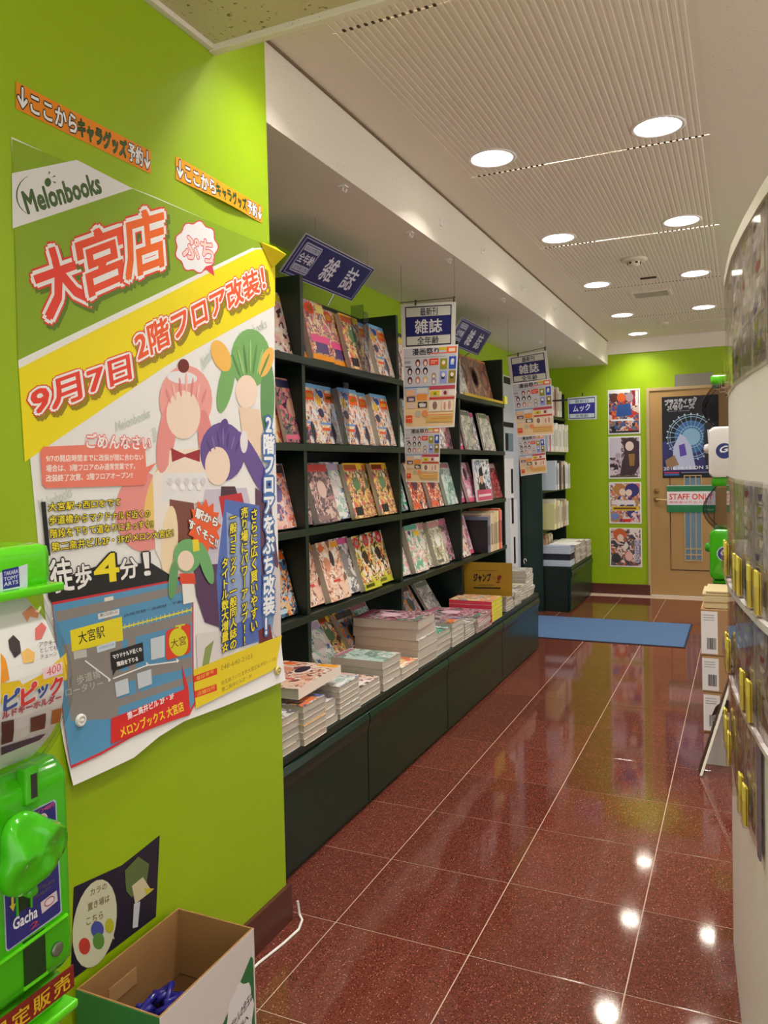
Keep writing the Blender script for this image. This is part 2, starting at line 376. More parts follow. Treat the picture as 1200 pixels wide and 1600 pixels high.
CLIPS = [atz(u, v, ZS) for u, v in ((536, 291), (640, 363), (700, 405))]+[Vector((-1.27, 4.5, ZS)), Vector((-1.45, 6.2, ZS)), Vector((-1.35, 7.3, ZS))]
for i, p in enumerate(CLIPS):
    t = tag(MB().box(p.x-.014, p.x+.014, p.y-.014, p.y+.014, ZS-.004, ZS+.001, WHITE, .001).tube([(p.x, p.y, ZS-.002), (p.x, p.y, ZS-.016), (p.x+.01, p.y, ZS-.022), (p.x+.014, p.y, ZS-.012)], .003, WHITE).build('ceiling_hook'),
            'small white hook under the soffit, %s from the near end' % ['first', 'second', 'third', 'fourth', 'fifth', 'sixth'][i], 'hook', 'little hooks under the soffit')
for i, (y, z) in enumerate(((3.3, 2.38), (3.9, 2.40), (4.7, 2.37), (5.6, 2.40))):
    tag(MB().box(XS, XS+.006, y-.014, y+.014, z-.014, z+.014, WHITE, .001).tube([(XS+.004, y, z), (XS+.016, y, z), (XS+.02, y, z+.01)], .003, WHITE).build('wall_hook'),
        'small clear hook stuck on the soffit face, %s from the near end' % ['first', 'second', 'third', 'fourth'][i], 'hook', 'little hooks on the soffit face')

# ================================================================== SHELVING
def shelf_unit(name, label, ys_, xf, xb, levels, ztop, zbase, last_y, toplabel=None):
    t = empty(name, (xf, ys_[0], 0)); tag(t, label, 'bookshelf')
    for y in ys_:
        MB().box(xb+.004, xf, y-.012, y+.012, zbase, ztop, DKGREEN2, .0015).build('upright', t, world=True)
    for z in levels:
        for a, b in zip(ys_[:-1], ys_[1:]):
            MB().box(xb+.004, xf, a+.0125, b-.0125, z-.018, z-.001, DKGREEN2).box(xf, xf+.012, a-.005, b+.005-.01, z-.024, z+.004, DKGREEN2, .0012).build('shelf_board', t, world=True)
    for a, b in zip(ys_[:-1], ys_[1:]):
        MB().box(xb+.001, xb+.006, a+.0125, b-.0125, zbase, ztop-.02, flat((18, 26, 22), .6, 0)).build('back_panel', t, world=True)
        MB().box(xb+.004, xb+.14, a+.0125, b-.0125, ztop-.05, ztop-.025, DKGREEN2).build('top_rail', t, world=True)
    return t
UY = [1.735, 2.66, 3.585, 4.51, 5.46]; XF_ = -1.55; LV = [1.733, 1.397, 1.067, .73]
shelf_unit('magazine_shelf', 'long dark green magazine shelving with four bays along the left wall', UY, XF_, XA, LV, 2.055, .40, 5.46)
BASE = [2.05, 2.68, 3.57, 4.53, 5.45]
def base_profile(xf, h=.40):
    return [(xf-.02, .0), (xf-.02, .012), (xf-.004, .02), (xf-.002, h-.13), (xf+.0, h-.10), (xf+.008, h-.075), (xf+.010, h-.055), (xf+.004, h-.035), (xf-.01, h-.028), (xf-.03, h-.026)]
def base_cabinet(y0, y1, xf, xb, label, h=.40, group='dark green base cabinets under the magazine shelving'):
    t = empty('base_cabinet', (xf, y0, 0)); tag(t, label, 'cabinet', group)
    MB().box(xb+.004, xf-.03, y0+.002, y1-.002, 0, h-.026, DKGREEN2).build('carcass', t, world=True)
    MB().box(xb+.004, xf+.002, y0+.001, y1-.001, h-.026, h, DKGREEN2, .002).build('top_board', t, world=True)
    pr = base_profile(xf, h); poly = [(x, y0+.004, z) for x, z in pr]
    mb = MB(); mb.prism(poly, (0, y1-y0-.008, 0), DKGREEN); mb.build('drawer_front', t, world=True)
    return t
for i, (a, b) in enumerate(zip(BASE[:-1], BASE[1:])):
    base_cabinet(a, b, -1.315, XA, 'dark green base cabinet, %s' % ['nearest, touching the lime pillar', 'second from the lime pillar', 'third from the lime pillar', 'last one before the blue mat'][i])
# second unit beyond the white board
shelf_unit('corner_bookshelf', 'dark green bookshelf in the far corner beside the end wall', [6.90, 7.93], -1.62, XA, [1.75, 1.415, 1.07, .72], 2.0, .40, 7.93)
base_cabinet(6.895, 7.95, -1.372, XA, 'dark green base cabinet in the far corner beyond the blue mat', group='x')
bpy.data.objects['base_cabinet.004'].pop('group', None) if bpy.data.objects.get('base_cabinet.004') else None
t = empty('tall_green_panel', (-1.70, 6.87, 0)); tag(t, 'tall dark green end panel of the corner bookshelf with a white cable clip', 'panel')
MB().box(-1.785, -1.610, 6.862, 6.884, .0, 2.02, DKGREEN, .002).build('board', t, world=True)
MB().tube([(-1.77, 6.856, 1.25), (-1.76, 6.856, .95), (-1.757, 6.856, .75), (-1.765, 6.856, .5)], .003, flat((8, 20, 16), .5, 0)).build('cable', t, world=True)
mb = MB().tube([(-1.768+.012*math.cos(a), 6.853, .445+.022*math.sin(a)) for a in [i*math.pi/5 for i in range(8)]], .004, WHITE); mb.build('cable_clip', t, world=True)

# white board with papers on the alcove wall
PW = flat((206, 212, 222), .4, .02)
t = empty('white_wall_board', (XA, 6.2, .0)); tag(t, 'tall pale grey notice board on the wall between the two bookshelves', 'notice board')
MB().box(XA+.001, XA+.022, 5.52, 6.855, .02, 2.06, PW, .003).build('board', t, world=True)
BK = flat((14, 14, 16), .6, 0)
def on_board(name, label, cat, y0, y1, z0, z1, m, grp=None): return tag(MB().box(XA+.0225, XA+.0245, y0, y1, z0, z1, m).build(name), label, cat, grp)
on_board('paper_sheet', 'white paper notice on the pale board, upper one', 'paper', 6.30, 6.66, 1.02, 1.36, PAPER, 'papers on the pale wall board')
on_board('paper_sheet', 'long white paper strip low on the pale board', 'paper', 6.52, 6.76, .38, 1.0, PAPER, 'papers on the pale wall board')
for i, (a, b, c, d) in enumerate(((6.40, 6.58, 1.99, 2.045), (6.36, 6.66, 1.625, 1.665), (6.57, 6.62, 1.06, 1.27), (6.57, 6.62, .80, 1.02), (6.62, 6.66, .45, .68))):
    tag(MB().box(XA+.025, XA+.030, a, b, c, d, BK, .001).build('black_strip'), 'narrow black magnetic strip on the pale board, %s from the top' % ['first', 'second', 'third', 'fourth', 'fifth'][i], 'strip', 'black strips on the pale wall board')
on_board('small_notice', 'small grey picture notice with a black edge on the pale board', 'notice', 6.42, 6.66, 1.42, 1.575, flat((120, 140, 150), .5, .05))
tag(MB().box(XA+.0225, XA+.027, 6.42, 6.50, 1.43, 1.57, BK).build('notice_mount'), 'black mount strip beside the small grey notice', 'strip')

# ================================================================== MAGAZINES
K = (20, 18, 24); W_ = (240, 238, 236)
DES = {
 'orange':  ('orange and magenta manga magazine', [(222, 124, 66), (206, 96, 128), (126, 88, 80), (228, 196, 130), (176, 156, 156), (96, 62, 76), (236, 206, 180)], (228, 70, 30), (236, 110, 30), 30),
 'blueor':  ('light blue and orange manga magazine', [(238, 226, 210), (226, 130, 90), (80, 70, 96), (232, 204, 140), (236, 232, 230), (206, 150, 124), (170, 186, 206), (242, 220, 204)], (120, 180, 226), (230, 226, 220), 26),
 'whitepk': ('white and pink illustrated magazine', [(240, 230, 228), (236, 180, 180), (90, 60, 60), (240, 214, 190), (244, 238, 232)], (236, 214, 60), (236, 232, 228), 24),
 'warm':    ('pale yellow and coral magazine', [(246, 214, 140), (240, 130, 100), (250, 226, 180), (226, 90, 110), (248, 236, 210)], (226, 80, 90), (240, 232, 220), 18),
 'darkmix': ('dark multicoloured magazine', [(44, 40, 62), (150, 96, 110), (96, 120, 96), (200, 150, 130), (60, 44, 70), (214, 100, 130)], (40, 40, 80), (214, 80, 130), 34),
 'pinkgirl':('pink and white comic magazine', [(244, 180, 176), (240, 226, 220), (230, 110, 60), (120, 110, 160), (246, 206, 190)], (70, 66, 70), (240, 228, 224), 24),
 'greypk':  ('grey and dusty pink comic magazine', [(120, 104, 112), (190, 140, 140), (84, 74, 88), (220, 190, 180), (150, 120, 120)], (200, 60, 60), (188, 180, 172), 22),
 'whitegr': ('white magazine with green and blue artwork', [(236, 236, 232), (180, 206, 190), (100, 110, 170), (226, 214, 214), (238, 238, 236)], (190, 170, 200), (232, 230, 224), 20),
 'gold':    ('orange and yellow action comic magazine', [(232, 176, 96), (222, 116, 86), (92, 82, 60), (234, 212, 120), (214, 110, 126), (120, 132, 90), (240, 222, 196)], (224, 70, 80), (238, 190, 60), 34),
 'peach':   ('peach coloured cover magazine', [(242, 206, 184), (224, 160, 136), (246, 232, 222), (140, 84, 80), (240, 190, 170)], (240, 130, 60), (240, 226, 214), 22),
 'mono':    ('white and grey comic magazine', [(228, 226, 226), (170, 168, 172), (110, 100, 110), (236, 230, 232), (140, 130, 120)], (224, 100, 170), (226, 224, 222), 22),
 'redo':    ('red titled magazine with yellow and olive artwork', [(236, 196, 130), (214, 60, 60), (70, 56, 40), (220, 206, 80), (238, 226, 214), (110, 130, 50)], (220, 60, 80), (232, 214, 196), 28),
 'yellpk':  ('cream and pink magazine with a yellow patch', [(244, 234, 226), (240, 206, 196), (246, 240, 236), (120, 190, 160), (236, 170, 176)], (90, 170, 150), (236, 232, 226), 20),
 'olive':   ('pale olive and white comic magazine', [(226, 224, 206), (170, 170, 120), (206, 180, 170), (236, 234, 226), (110, 106, 90)], (210, 150, 150), (206, 200, 186), 24),
 'rose':    ('deep pink and black magazine', [(214, 130, 150), (70, 50, 62), (150, 90, 110), (226, 190, 200), (90, 130, 110)], (220, 120, 150), (190, 120, 140), 30),
 'brown':   ('brown and maroon boxed special', [(110, 66, 46), (150, 96, 66), (70, 38, 34), (180, 130, 96), (96, 50, 50)], (176, 110, 70), (220, 196, 150), 26),
 'green':   ('emerald and violet comic magazine', [(30, 150, 110), (120, 60, 120), (60, 36, 60), (226, 214, 220), (70, 180, 140)], (190, 200, 200), (40, 160, 120), 24),
 'fire':    ('red and cream fantasy magazine', [(180, 50, 46), (236, 150, 90), (246, 232, 220), (80, 40, 60), (226, 96, 60)], (240, 228, 220), (236, 220, 214), 34),
 'teal':    ('pale teal photo magazine', [(190, 214, 206), (150, 190, 178), (226, 226, 222), (120, 150, 140), (206, 220, 214)], (180, 120, 130), (214, 220, 216), 16),
 'pink':    ('light pink glossy magazine', [(240, 170, 196), (246, 214, 226), (226, 120, 160), (240, 236, 238), (150, 120, 130)], (236, 200, 214), (240, 190, 210), 24),
 'dkred':   ('dark red slim magazine', [(120, 20, 34), (70, 16, 26), (196, 120, 110), (150, 40, 50)], (190, 170, 160), (200, 190, 180), 28),
 'night':   ('blue and orange action magazine', [(66, 110, 160), (236, 120, 40), (40, 40, 60), (236, 190, 130), (190, 210, 226)], (232, 110, 30), (60, 60, 70), 30),
 'smoke':   ('grey illustrated large magazine', [(150, 150, 152), (206, 204, 200), (100, 98, 104), (176, 170, 160), (226, 222, 214)], (120, 130, 110), (214, 210, 204), 20),
 'blueyel': ('grey magazine with blue and orange figures', [(150, 150, 156), (60, 90, 190), (236, 170, 60), (90, 88, 96), (200, 206, 214), (226, 120, 60)], (80, 70, 70), (180, 180, 184), 28),
 'comic':   ('comic magazine with bold black katakana title', [(240, 232, 232), (214, 150, 150), (150, 120, 150), (246, 222, 214), (110, 90, 96)], (240, 236, 232), (236, 232, 228), 30),
}
CM = {k: collage('cover_'+k, v[1], v[4]*1.45, v[4]*4, i*3.7, .5) for i, (k, v) in enumerate(DES.items())}
MW, MH = .182, .257
PROTO = {}
def mag_proto(d, t, sc=1.0):
    k = (d, round(t, 3), round(sc, 2))
    if k in PROTO: return PROTO[k]
    desc, pal, tit, spine, _ = DES[d]; w, h = MW*sc, MH*sc
    r = MB().box(.0015, w-.001, .0005, t-.0005, .002, h-.002, PAGES if d != 'greypk' else PAGESG).build('magazine')
    c = MB(); C_ = CM[d]; e = .0006
    c.box(0, w, -e, 0, 0, h, C_); c.box(0, w, t, t+e, 0, h, ink(spine)); c.box(w-.0006, w+.0004, -e, t+e, 0, h, ink(spine))
    def q(x0, x1, z0, z1, m): c.add([(x0*w, -e-.0003, z0*h), (x1*w, -e-.0003, z0*h), (x1*w, -e-.0003, z1*h), (x0*w, -e-.0003, z1*h)], [[0, 1, 2, 3]], ink(m))
    def el(cx, cz, rx, rz, m):
        c.add([((cx+rx*math.cos(a))*w, -e-.0005, (cz+rz*math.sin(a))*h) for a in [i*math.pi/8 for i in range(16)]], [list(range(16))], ink(m))
    if d == 'orange': el(.3, .86, .22, .10, tit); el(.32, .86, .14, .06, (240, 190, 80)); q(.02, .98, 0, .09, (240, 150, 30)); q(.25, .8, .12, .3, (80, 60, 110)); q(.1, .95, .3, .42, (226, 80, 140)); q(.6, .95, .82, .97, (240, 220, 120))
    elif d == 'blueor': q(0, 1, .93, 1, tit); q(.52, .95, .72, .88, (236, 88, 24)); q(.58, .9, .77, .83, (246, 200, 60)); el(.35, .85, .13, .07, (40, 80, 160)); el(.2, .74, .13, .09, (232, 180, 60)); q(.05, .62, .32, .36, (120, 150, 210)); el(.62, .2, .1, .16, (50, 50, 70)); el(.2, .52, .13, .08, (60, 50, 80)); q(.08, .5, .22, .27, (226, 90, 50))
    elif d == 'peach': q(.66, .99, .88, .97, (246, 170, 20)); el(.18, .9, .12, .06, (240, 110, 50)); el(.55, .7, .1, .14, (60, 44, 60)); el(.28, .62, .14, .12, (226, 150, 120)); q(.35, .7, .3, .34, (214, 60, 60))
    elif d == 'redo':
        for cx in (.2, .75): el(cx, .87, .17, .1, (214, 40, 60)); el(cx, .87, .09, .05, (240, 220, 210))
        q(.02, .98, .0, .12, (196, 196, 50)); q(.1, .6, .04, .10, (60, 60, 20)); el(.5, .58, .14, .13, (60, 44, 34))
    elif d == 'gold': q(0, 1, .88, 1, (240, 196, 50)); q(.04, .7, .86, .97, tit); el(.5, .62, .2, .12, (96, 130, 90)); q(.1, .5, .05, .2, (40, 36, 40))
    elif d == 'yellpk': q(.0, .9, .9, 1, tit); q(.55, .95, .76, .86, (246, 200, 40)); el(.25, .84, .1, .05, (90, 60, 120))
    elif d == 'brown': q(0, 1, 0, .06, (196, 170, 40)); q(0, 1, .94, 1, (190, 120, 60)); el(.45, .5, .36, .26, (80, 46, 50)); el(.45, .5, .26, .19, (170, 120, 100))
    elif d == 'pink': q(0, 1, 0, .1, (226, 90, 130)); el(.3, .7, .16, .16, (70, 50, 60))
    elif d == 'mono': q(0, .95, .88, .98, (226, 90, 160)); el(.5, .6, .2, .2, (150, 146, 150))
    elif d == 'smoke' or d == 'teal': q(.06, .94, .87, .97, tit)
    elif d == 'comic': q(0, 1, .82, 1, (242, 240, 240))
    else: q(.05, .95, .85, .97, tit); el(.5, .55, .2, .15, pal[3]); q(.05, .6, .05, .12, pal[-1])
    cc = c.build('cover', r)
    if d == 'comic':
        p = Print(lambda a, b, l: Vector((a, -.0013-l, b))); p.text('コミック', (.04*w, .84*h), (.96*w, .84*h), (.04*w, .97*h), [(.02, K)]); p.build('title_lettering', cc)
    PROTO[k] = [r, False]; return PROTO[k]
BAYN = {0: 'first bay', 1: 'second bay', 2: 'third bay', 3: 'last bay'}
ROWN = ['top shelf', 'second shelf', 'third shelf', 'fourth shelf', 'bottom shelf']
OR = [a+' from left' for a in ('first', 'second', 'third', 'fourth', 'fifth', 'sixth', 'seventh', 'eighth', 'ninth', 'tenth')]
NTH = ['first', 'second', 'third', 'fourth', 'fifth', 'sixth', 'seventh', 'eighth', 'ninth', 'tenth', 'eleventh', 'twelfth', 'thirteenth', 'fourteenth', 'fifteenth', 'sixteenth', 'seventeenth', 'eighteenth']
def use(d, t, sc=1.0):
    p = mag_proto(d, t, sc)
    if not p[1]: p[1] = True; return p[0]
    return copy_tree(p[0])
def shelf_mag(z, y, d, xb, lean, t, yaw, sc, label, group):
    o = use(d, t, sc)
    # bottom front edge at (xb, y, z); front faces +X; leans back
    M = Matrix.Translation((xb, y, z+.0015+t*math.sin(lean))) @ Matrix.Rotation(math.pi/2+yaw, 4, 'Z') @ Matrix.Rotation(-lean, 4, 'X')
    o.matrix_world = M; tag(o, label, 'magazine', group); return o
# rows[bay][row] = (y, design, forward step, thickness)
ROWS = {
 (0, 0): [(2.47, 'whitepk', 0, .014)],
 (0, 1): [(2.42, 'warm', 0, .012), (2.545, 'darkmix', 1, .014)],
 (0, 2): [(2.47, 'pinkgirl', 0, .02)],
 (0, 3): [(2.46, 'night', 0, .02)],
 (0, 4): [(2.45, 'comic', 0, .02)],
 (1, 0): [(2.68, 'orange', 0, .03), (2.765, 'orange', 1, .034), (2.985, 'orange', 0, .036), (3.10, 'gold', 1, .02), (3.235, 'blueor', 0, .024), (3.395, 'blueor', 1, .024)],
 (1, 1): [(2.70, 'blueor', 0, .026), (2.88, 'blueor', 0, .026), (3.055, 'blueor', 1, .026), (3.215, 'blueor', 0, .026), (3.39, 'blueor', 1, .026)],
 (1, 2): [(2.68, 'greypk', 0, .03), (2.78, 'greypk', 1, .03), (2.945, 'whitegr', 0, .04), (3.11, 'gold', 1, .02), (3.26, 'gold', 0, .02), (3.39, 'gold', 1, .02)],
 (1, 3): [(2.69, 'peach', 0, .03), (2.865, 'peach', 1, .03), (3.03, 'mono', 0, .03), (3.19, 'redo', 1, .024), (3.385, 'redo', 0, .024)],
 (1, 4): [(2.69, 'peach', 0, .024), (2.86, 'whitegr', 1, .02), (3.02, 'gold', 0, .02), (3.18, 'blueyel', 1, .02), (3.385, 'teal', 0, .02)],
 (2, 0): [(3.60, 'rose', 0, .02), (3.79, 'whitepk', 0, .02), (3.98, 'rose', 1, .02), (4.17, 'mono', 0, .02), (4.32, 'smoke', 1, .014)],
 (2, 1): [(3.60, 'whitegr', 0, .02), (3.76, 'green', 1, .02), (3.95, 'pinkgirl', 0, .02), (4.13, 'mono', 1, .02), (4.31, 'darkmix', 0, .02)],
 (2, 2): [(3.605, 'green', 0, .02), (3.79, 'fire', 1, .02), (3.93, 'fire', 0, .02), (4.06, 'fire', 1, .02), (4.19, 'teal', 0, .02), (4.315, 'teal', 1, .02)],
 (2, 3): [(3.605, 'yellpk', 0, .024), (3.80, 'yellpk', 1, .03), (3.965, 'olive', 0, .02), (4.13, 'olive', 1, .03), (4.31, 'rose', 0, .02)],
 (2, 4): [(3.605, 'warm', 0, .02), (3.77, 'blueyel', 1, .02), (3.95, 'blueyel', 0, .02), (4.16, 'smoke', 1, .016)],
 (3, 0): [(4.535, 'smoke', 1, .02), (4.72, 'brown', 0, .05), (4.95, 'brown', 0, .05), (5.17, 'brown', 0, .05)],
 (3, 1): [(4.535, 'pink', 0, .012), (4.68, 'smoke', 1, .012), (4.85, 'mono', 0, .012), (5.05, 'smoke', 1, .012), (5.22, 'olive', 0, .012)],
 (3, 2): [(4.54, 'pink', 0, .016), (4.70, 'pink', 1, .016), (5.17, 'dkred', 0, .014), (5.27, 'dkred', 1, .014)],
 (3, 3): [(4.54, 'whitepk', 1, .016), (4.68, 'pink', 0, .016)],
}
SMALL = {'top': 0}
for (bay, row), items in ROWS.items():
    z = ([1.738, 1.401, 1.071, .734]+[.40])[row] if row < 4 else .402
    same = {}
    for k, (y, d, st, t) in enumerate(items):
        lean = (.24, .22, .26, .28, .55)[row] + random.uniform(-.02, .02)
        sc = 1.0 if bay < 3 or row != 0 else 1.12
        if bay == 3 and row == 2 and d == 'dkred': sc = .98
        xb = XF_-.012-.028*(1-st)-(0.035 if row == 4 else 0)
        lab = '%s, %s, %s, %s' % (DES[d][0], ROWN[row], BAYN[bay], OR[k])
        shelf_mag(z, y, d, xb, lean, t, random.uniform(-.015, .015), sc, lab, 'magazines standing face out on the dark green shelving')
# the large white magazine with a photograph on its cover (last bay, third shelf)
t = empty('photo_magazine', (XF_+.012, 4.80, 1.071), math.pi/2); tag(t, 'large white magazine with a man in a black cap, standing in the last bay', 'magazine')
LM = Matrix.Rotation(-.10, 4, 'X')
MB().box(0, .33, 0, .012, 0, .275, PAPER, .001, M=LM).build('pages', t)
p = Print(lambda a, b, l: LM @ Vector((a, -.0012-l, b)))
p.poly([(.008, .05), (.322, .05), (.322, .268), (.008, .268)], collage('cover_photo', [(230, 230, 232), (60, 60, 70), (150, 170, 200), (240, 240, 240)], 24, 60, 3))
p.poly([(.008, .005), (.322, .005), (.322, .075), (.008, .075)], (206, 80, 120)); p.poly([(.03, .03), (.30, .03), (.30, .045), (.03, .045)], (240, 220, 226))
p.poly([(.05, .075), (.20, .075), (.185, .115), (.15, .13), (.10, .13), (.065, .115)], (30, 26, 30)); p.ell(.125, .155, .036, .045, (226, 176, 150)); p.poly([(.085, .17), (.165, .17), (.162, .205), (.14, .222), (.11, .222), (.088, .205)], (22, 20, 24)); p.poly([(.082, .165), (.168, .165), (.165, .176), (.085, .176)], (36, 34, 38))
p.build('cover_print', t)
# slim books standing with their spines out at the end of the fourth shelf
SP = [('black', (30, 28, 34), .012, .215), ('slate blue', (120, 130, 160), .05, .235), ('salmon pink', (226, 170, 160), .012, .24), ('cream', (230, 214, 180), .055, .255), ('pale rose', (226, 196, 190), .03, .25), ('beige', (220, 200, 160), .03, .262), ('yellow', (214, 206, 120), .04, .255), ('white', (232, 226, 220), .03, .262), ('orange red', (226, 96, 50), .05, .275), ('pink', (230, 160, 170), .03, .262)]
y = 4.885
for i, (nm, c, t_, h) in enumerate(SP):
    o = MB().box(-1.72, XF_+.045, y+.002, y+t_-.002, .7345, .7345+h, ink(c), .001).build('book')
    tag(o, '%s spined book standing upright at the end of the fourth shelf' % nm, 'book', 'books standing spine out in the last bay')
    MB().box(XF_+.0452, XF_+.0455, y+t_*.25, y+t_*.75, .78, .78+h*.55, ink(tuple(int(q*.55) for q in c))).build('spine_lettering', o)
    MB().box(-1.715, XF_+.040, y+.0035, y+t_-.0035, .7345+h-.0003, .7345+h+.0008, PAGES).build('pages', o)
    y += t_
# clear dividers standing between the magazines
CLD = clear((225, 232, 240), .90)
for i, (z, y) in enumerate(((1.738, 3.20), (1.401, 2.985))):
    o = MB().box(XF_-.06, XF_+.004, y, y+.002, z, z+.30, CLD).box(XF_+.002, XF_+.004, y, y+.05, z, z+.27, CLD).build('clear_divider')
    tag(o, 'clear acrylic divider among the magazines on the %s' % ('top shelf', 'second shelf')[i], 'divider')
tag(MB().box(XF_+.013, XF_+.016, 3.60, 3.74, 1.735, 1.80, flat((236, 232, 210), .5, 0)).box(XF_+.0162, XF_+.0168, 3.66, 3.73, 1.74, 1.775, ink((220, 200, 60))).build('price_card'), 'cream price card clipped to the top shelf beside the hanging flyers', 'card')
tag(MB().box(XF_+.013, XF_+.016, 4.56, 5.44, 1.735, 1.752, flat((190, 160, 50), .5, 0)).build('shelf_strip'), 'gold label strip along the top shelf of the last bay', 'label strip')
tag(MB().box(XF_+.016, XF_+.030, 5.40, 5.47, 1.735, 1.79, flat((226, 224, 90), .5, 0)).build('shelf_tag'), 'yellow tag at the end of the top shelf of the last bay', 'tag')

# ------------------------------------------------------------------ stacks lying on the base
def flat_mag(y0, xfront, ztop, d, t, sc, yaw, label, group):
    o = use(d, t, sc); w, h = MW*sc, MH*sc
    R = Matrix(((0, 0, -1, 0), (1, 0, 0, 0), (0, -1, 0, 0), (0, 0, 0, 1)))
    o.matrix_world = Matrix.Translation((xfront, y0+w/2, ztop)) @ Matrix.Rotation(yaw, 4, 'Z') @ Matrix.Translation((0, -w/2, 0)) @ R
    tag(o, label, 'magazine', group)
def flat_side(y0, xfront, ztop, d, t, sc, yaw, label, group):
    """lying with its long side along the shelf"""
    o = use(d, t, sc); w, h = MW*sc, MH*sc
    R = Matrix(((1, 0, 0, 0), (0, 0, 1, 0), (0, -1, 0, 0), (0, 0, 0, 1)))
    o.matrix_world = Matrix.Translation((xfront, y0, ztop)) @ Matrix.Rotation(yaw, 4, 'Z') @ Matrix.Translation((-w, 0, 0)) @ R
    tag(o, label, 'magazine', group)
ZB = .4005
# (name, y0, front x, [(design, thickness)...] from the bottom up, scale, jitter)
STK = [
 ('nearest stack', 2.055, -1.315, [('mono', .022), ('olive', .022), ('whitepk', .022), ('blueyel', .022), ('mono', .022)], .66, .004),
 ('second stack', 2.18, -1.30, [('peach', .020), ('olive', .020), ('peach', .020), ('gold', .020), ('whitepk', .020), ('blueyel', .020)], .80, .004),
 ('third stack', 2.34, -1.325, [('mono', .026), ('mono', .028), ('mono', .026)], .62, .006),
 ('fourth stack', 2.46, -1.315, [('whitegr', .018), ('whitegr', .018), ('peach', .018), ('peach', .018), ('mono', .018), ('whitegr', .018)], .86, .004),
 ('low pinkish stack', 2.63, -1.32, [('peach', .021), ('whitepk', .021), ('whitepk', .022)], 1.0, .005),
 ('teal topped stack', 2.835, -1.315, [('mono', .028), ('olive', .028), ('smoke', .028), ('teal', .030)], .94, .006),
 ('small stack behind it', 3.015, -1.31, [('pinkgirl', .025), ('warm', .025)], 1.0, .004),
 ('tall stack', 3.21, -1.315, [('mono', .036), ('olive', .044), ('mono', .042), ('whitegr', .044), ('rose', .040)], 1.25, .010),
 ('stack behind the tall one', 3.455, -1.32, [('whitegr', .026), ('smoke', .026), ('mono', .026), ('green', .022)], 1.0, .006),
 ('second stack behind the tall one', 3.66, -1.315, [('mono', .022), ('mono', .022), ('whitegr', .022), ('mono', .022), ('blueyel', .024)], .95, .005),
 ('slim stack before the pink one', 3.84, -1.31, [('mono', .012)]*6, .85, .006),
 ('thin stapled stack', 4.01, -1.30, [('rose', .010), ('mono', .010), ('rose', .010), ('mono', .010), ('pink', .010), ('mono', .010), ('rose', .010)], 1.4, .010),
 ('stack right of gold sign', 4.66, -1.32, [('mono', .014), ('olive', .014), ('mono', .014), ('smoke', .014), ('olive', .014), ('mono', .012)], .85, .008),
 ('second stack right of gold sign', 4.83, -1.315, [('olive', .016), ('mono', .014), ('smoke', .014), ('mono', .014), ('olive', .012), ('mono', .012)], .95, .010),
 ('last but one stack', 5.01, -1.33, [('mono', .014), ('smoke', .016), ('mono', .014), ('whitegr', .016), ('mono', .014), ('olive', .014)], 1.0, .012),
 ('last stack', 5.22, -1.335, [('mono', .018), ('olive', .018), ('smoke', .018), ('mono', .018), ('mono', .018), ('whitegr', .018), ('mono', .018), ('mono', .018), ('smoke', .018)], 1.1, .012),
]
PN = ['at the bottom', 'second up', 'third up', 'fourth up', 'fifth up', 'sixth up', 'seventh up', 'eighth up', 'ninth up']
for name, y0, xf, items, sc, jit in STK:
    z = ZB+.0008
    for k, (d, t) in enumerate(items):
        z += t+.0016
        pos = 'on top' if k == len(items)-1 else PN[k]
        flat_mag(y0+random.uniform(0, jit), xf-random.uniform(0, jit), z, d, t, sc, random.uniform(-.03, .03)*(jit/.006), '%s %s of %s' % (DES[d][0], pos, name), 'magazines lying in stacks on the base cabinets')
# tilted thick magazine bridging the first stacks
o = use('peach', .034, 1.28); w_, h_ = MW*1.28, MH*1.28
o.matrix_world = Matrix.Translation((-1.325, 2.19, .584)) @ Matrix.Rotation(.05, 4, 'Z') @ Matrix.Rotation(-.0, 4, 'X') @ Matrix(((1, 0, 0, -w_), (0, 0, 1, 0), (0, -1, 0, 0), (0, 0, 0, 1)))
tag(o, 'thick pale magazine laid crosswise over the nearest stacks beside the lime pillar', 'magazine')
# pink / yellow edged comics
PKE = flat((232, 62, 92), .7, .06); YLE = flat((214, 206, 30), .7, .06)
for k in range(5):
    t = empty('comic_book', (-1.315, 4.33, ZB+.001+k*.024)); tag(t, 'thick comic with pink and yellow page edges, %s of its stack' % (PN[k] if k < 4 else 'on top'), 'book', 'pink and yellow edged comics in one stack')
    MB().box(-.26, -.001, .001, .21, .0012, .0222, YLE).box(-.259, -.002, -.0005, .001, .0012, .0222, PKE).build('page_block', t)
    MB().box(-.262, .0, -.001, .213, 0, .001, ink((236, 230, 220))).box(-.262, .0, -.001, .213, .0224, .0234, collage('cover_comic%d' % k, [(236, 190, 80), (120, 150, 170), (226, 120, 100), (236, 226, 190)], 26, 80, k)).build('cover', t)
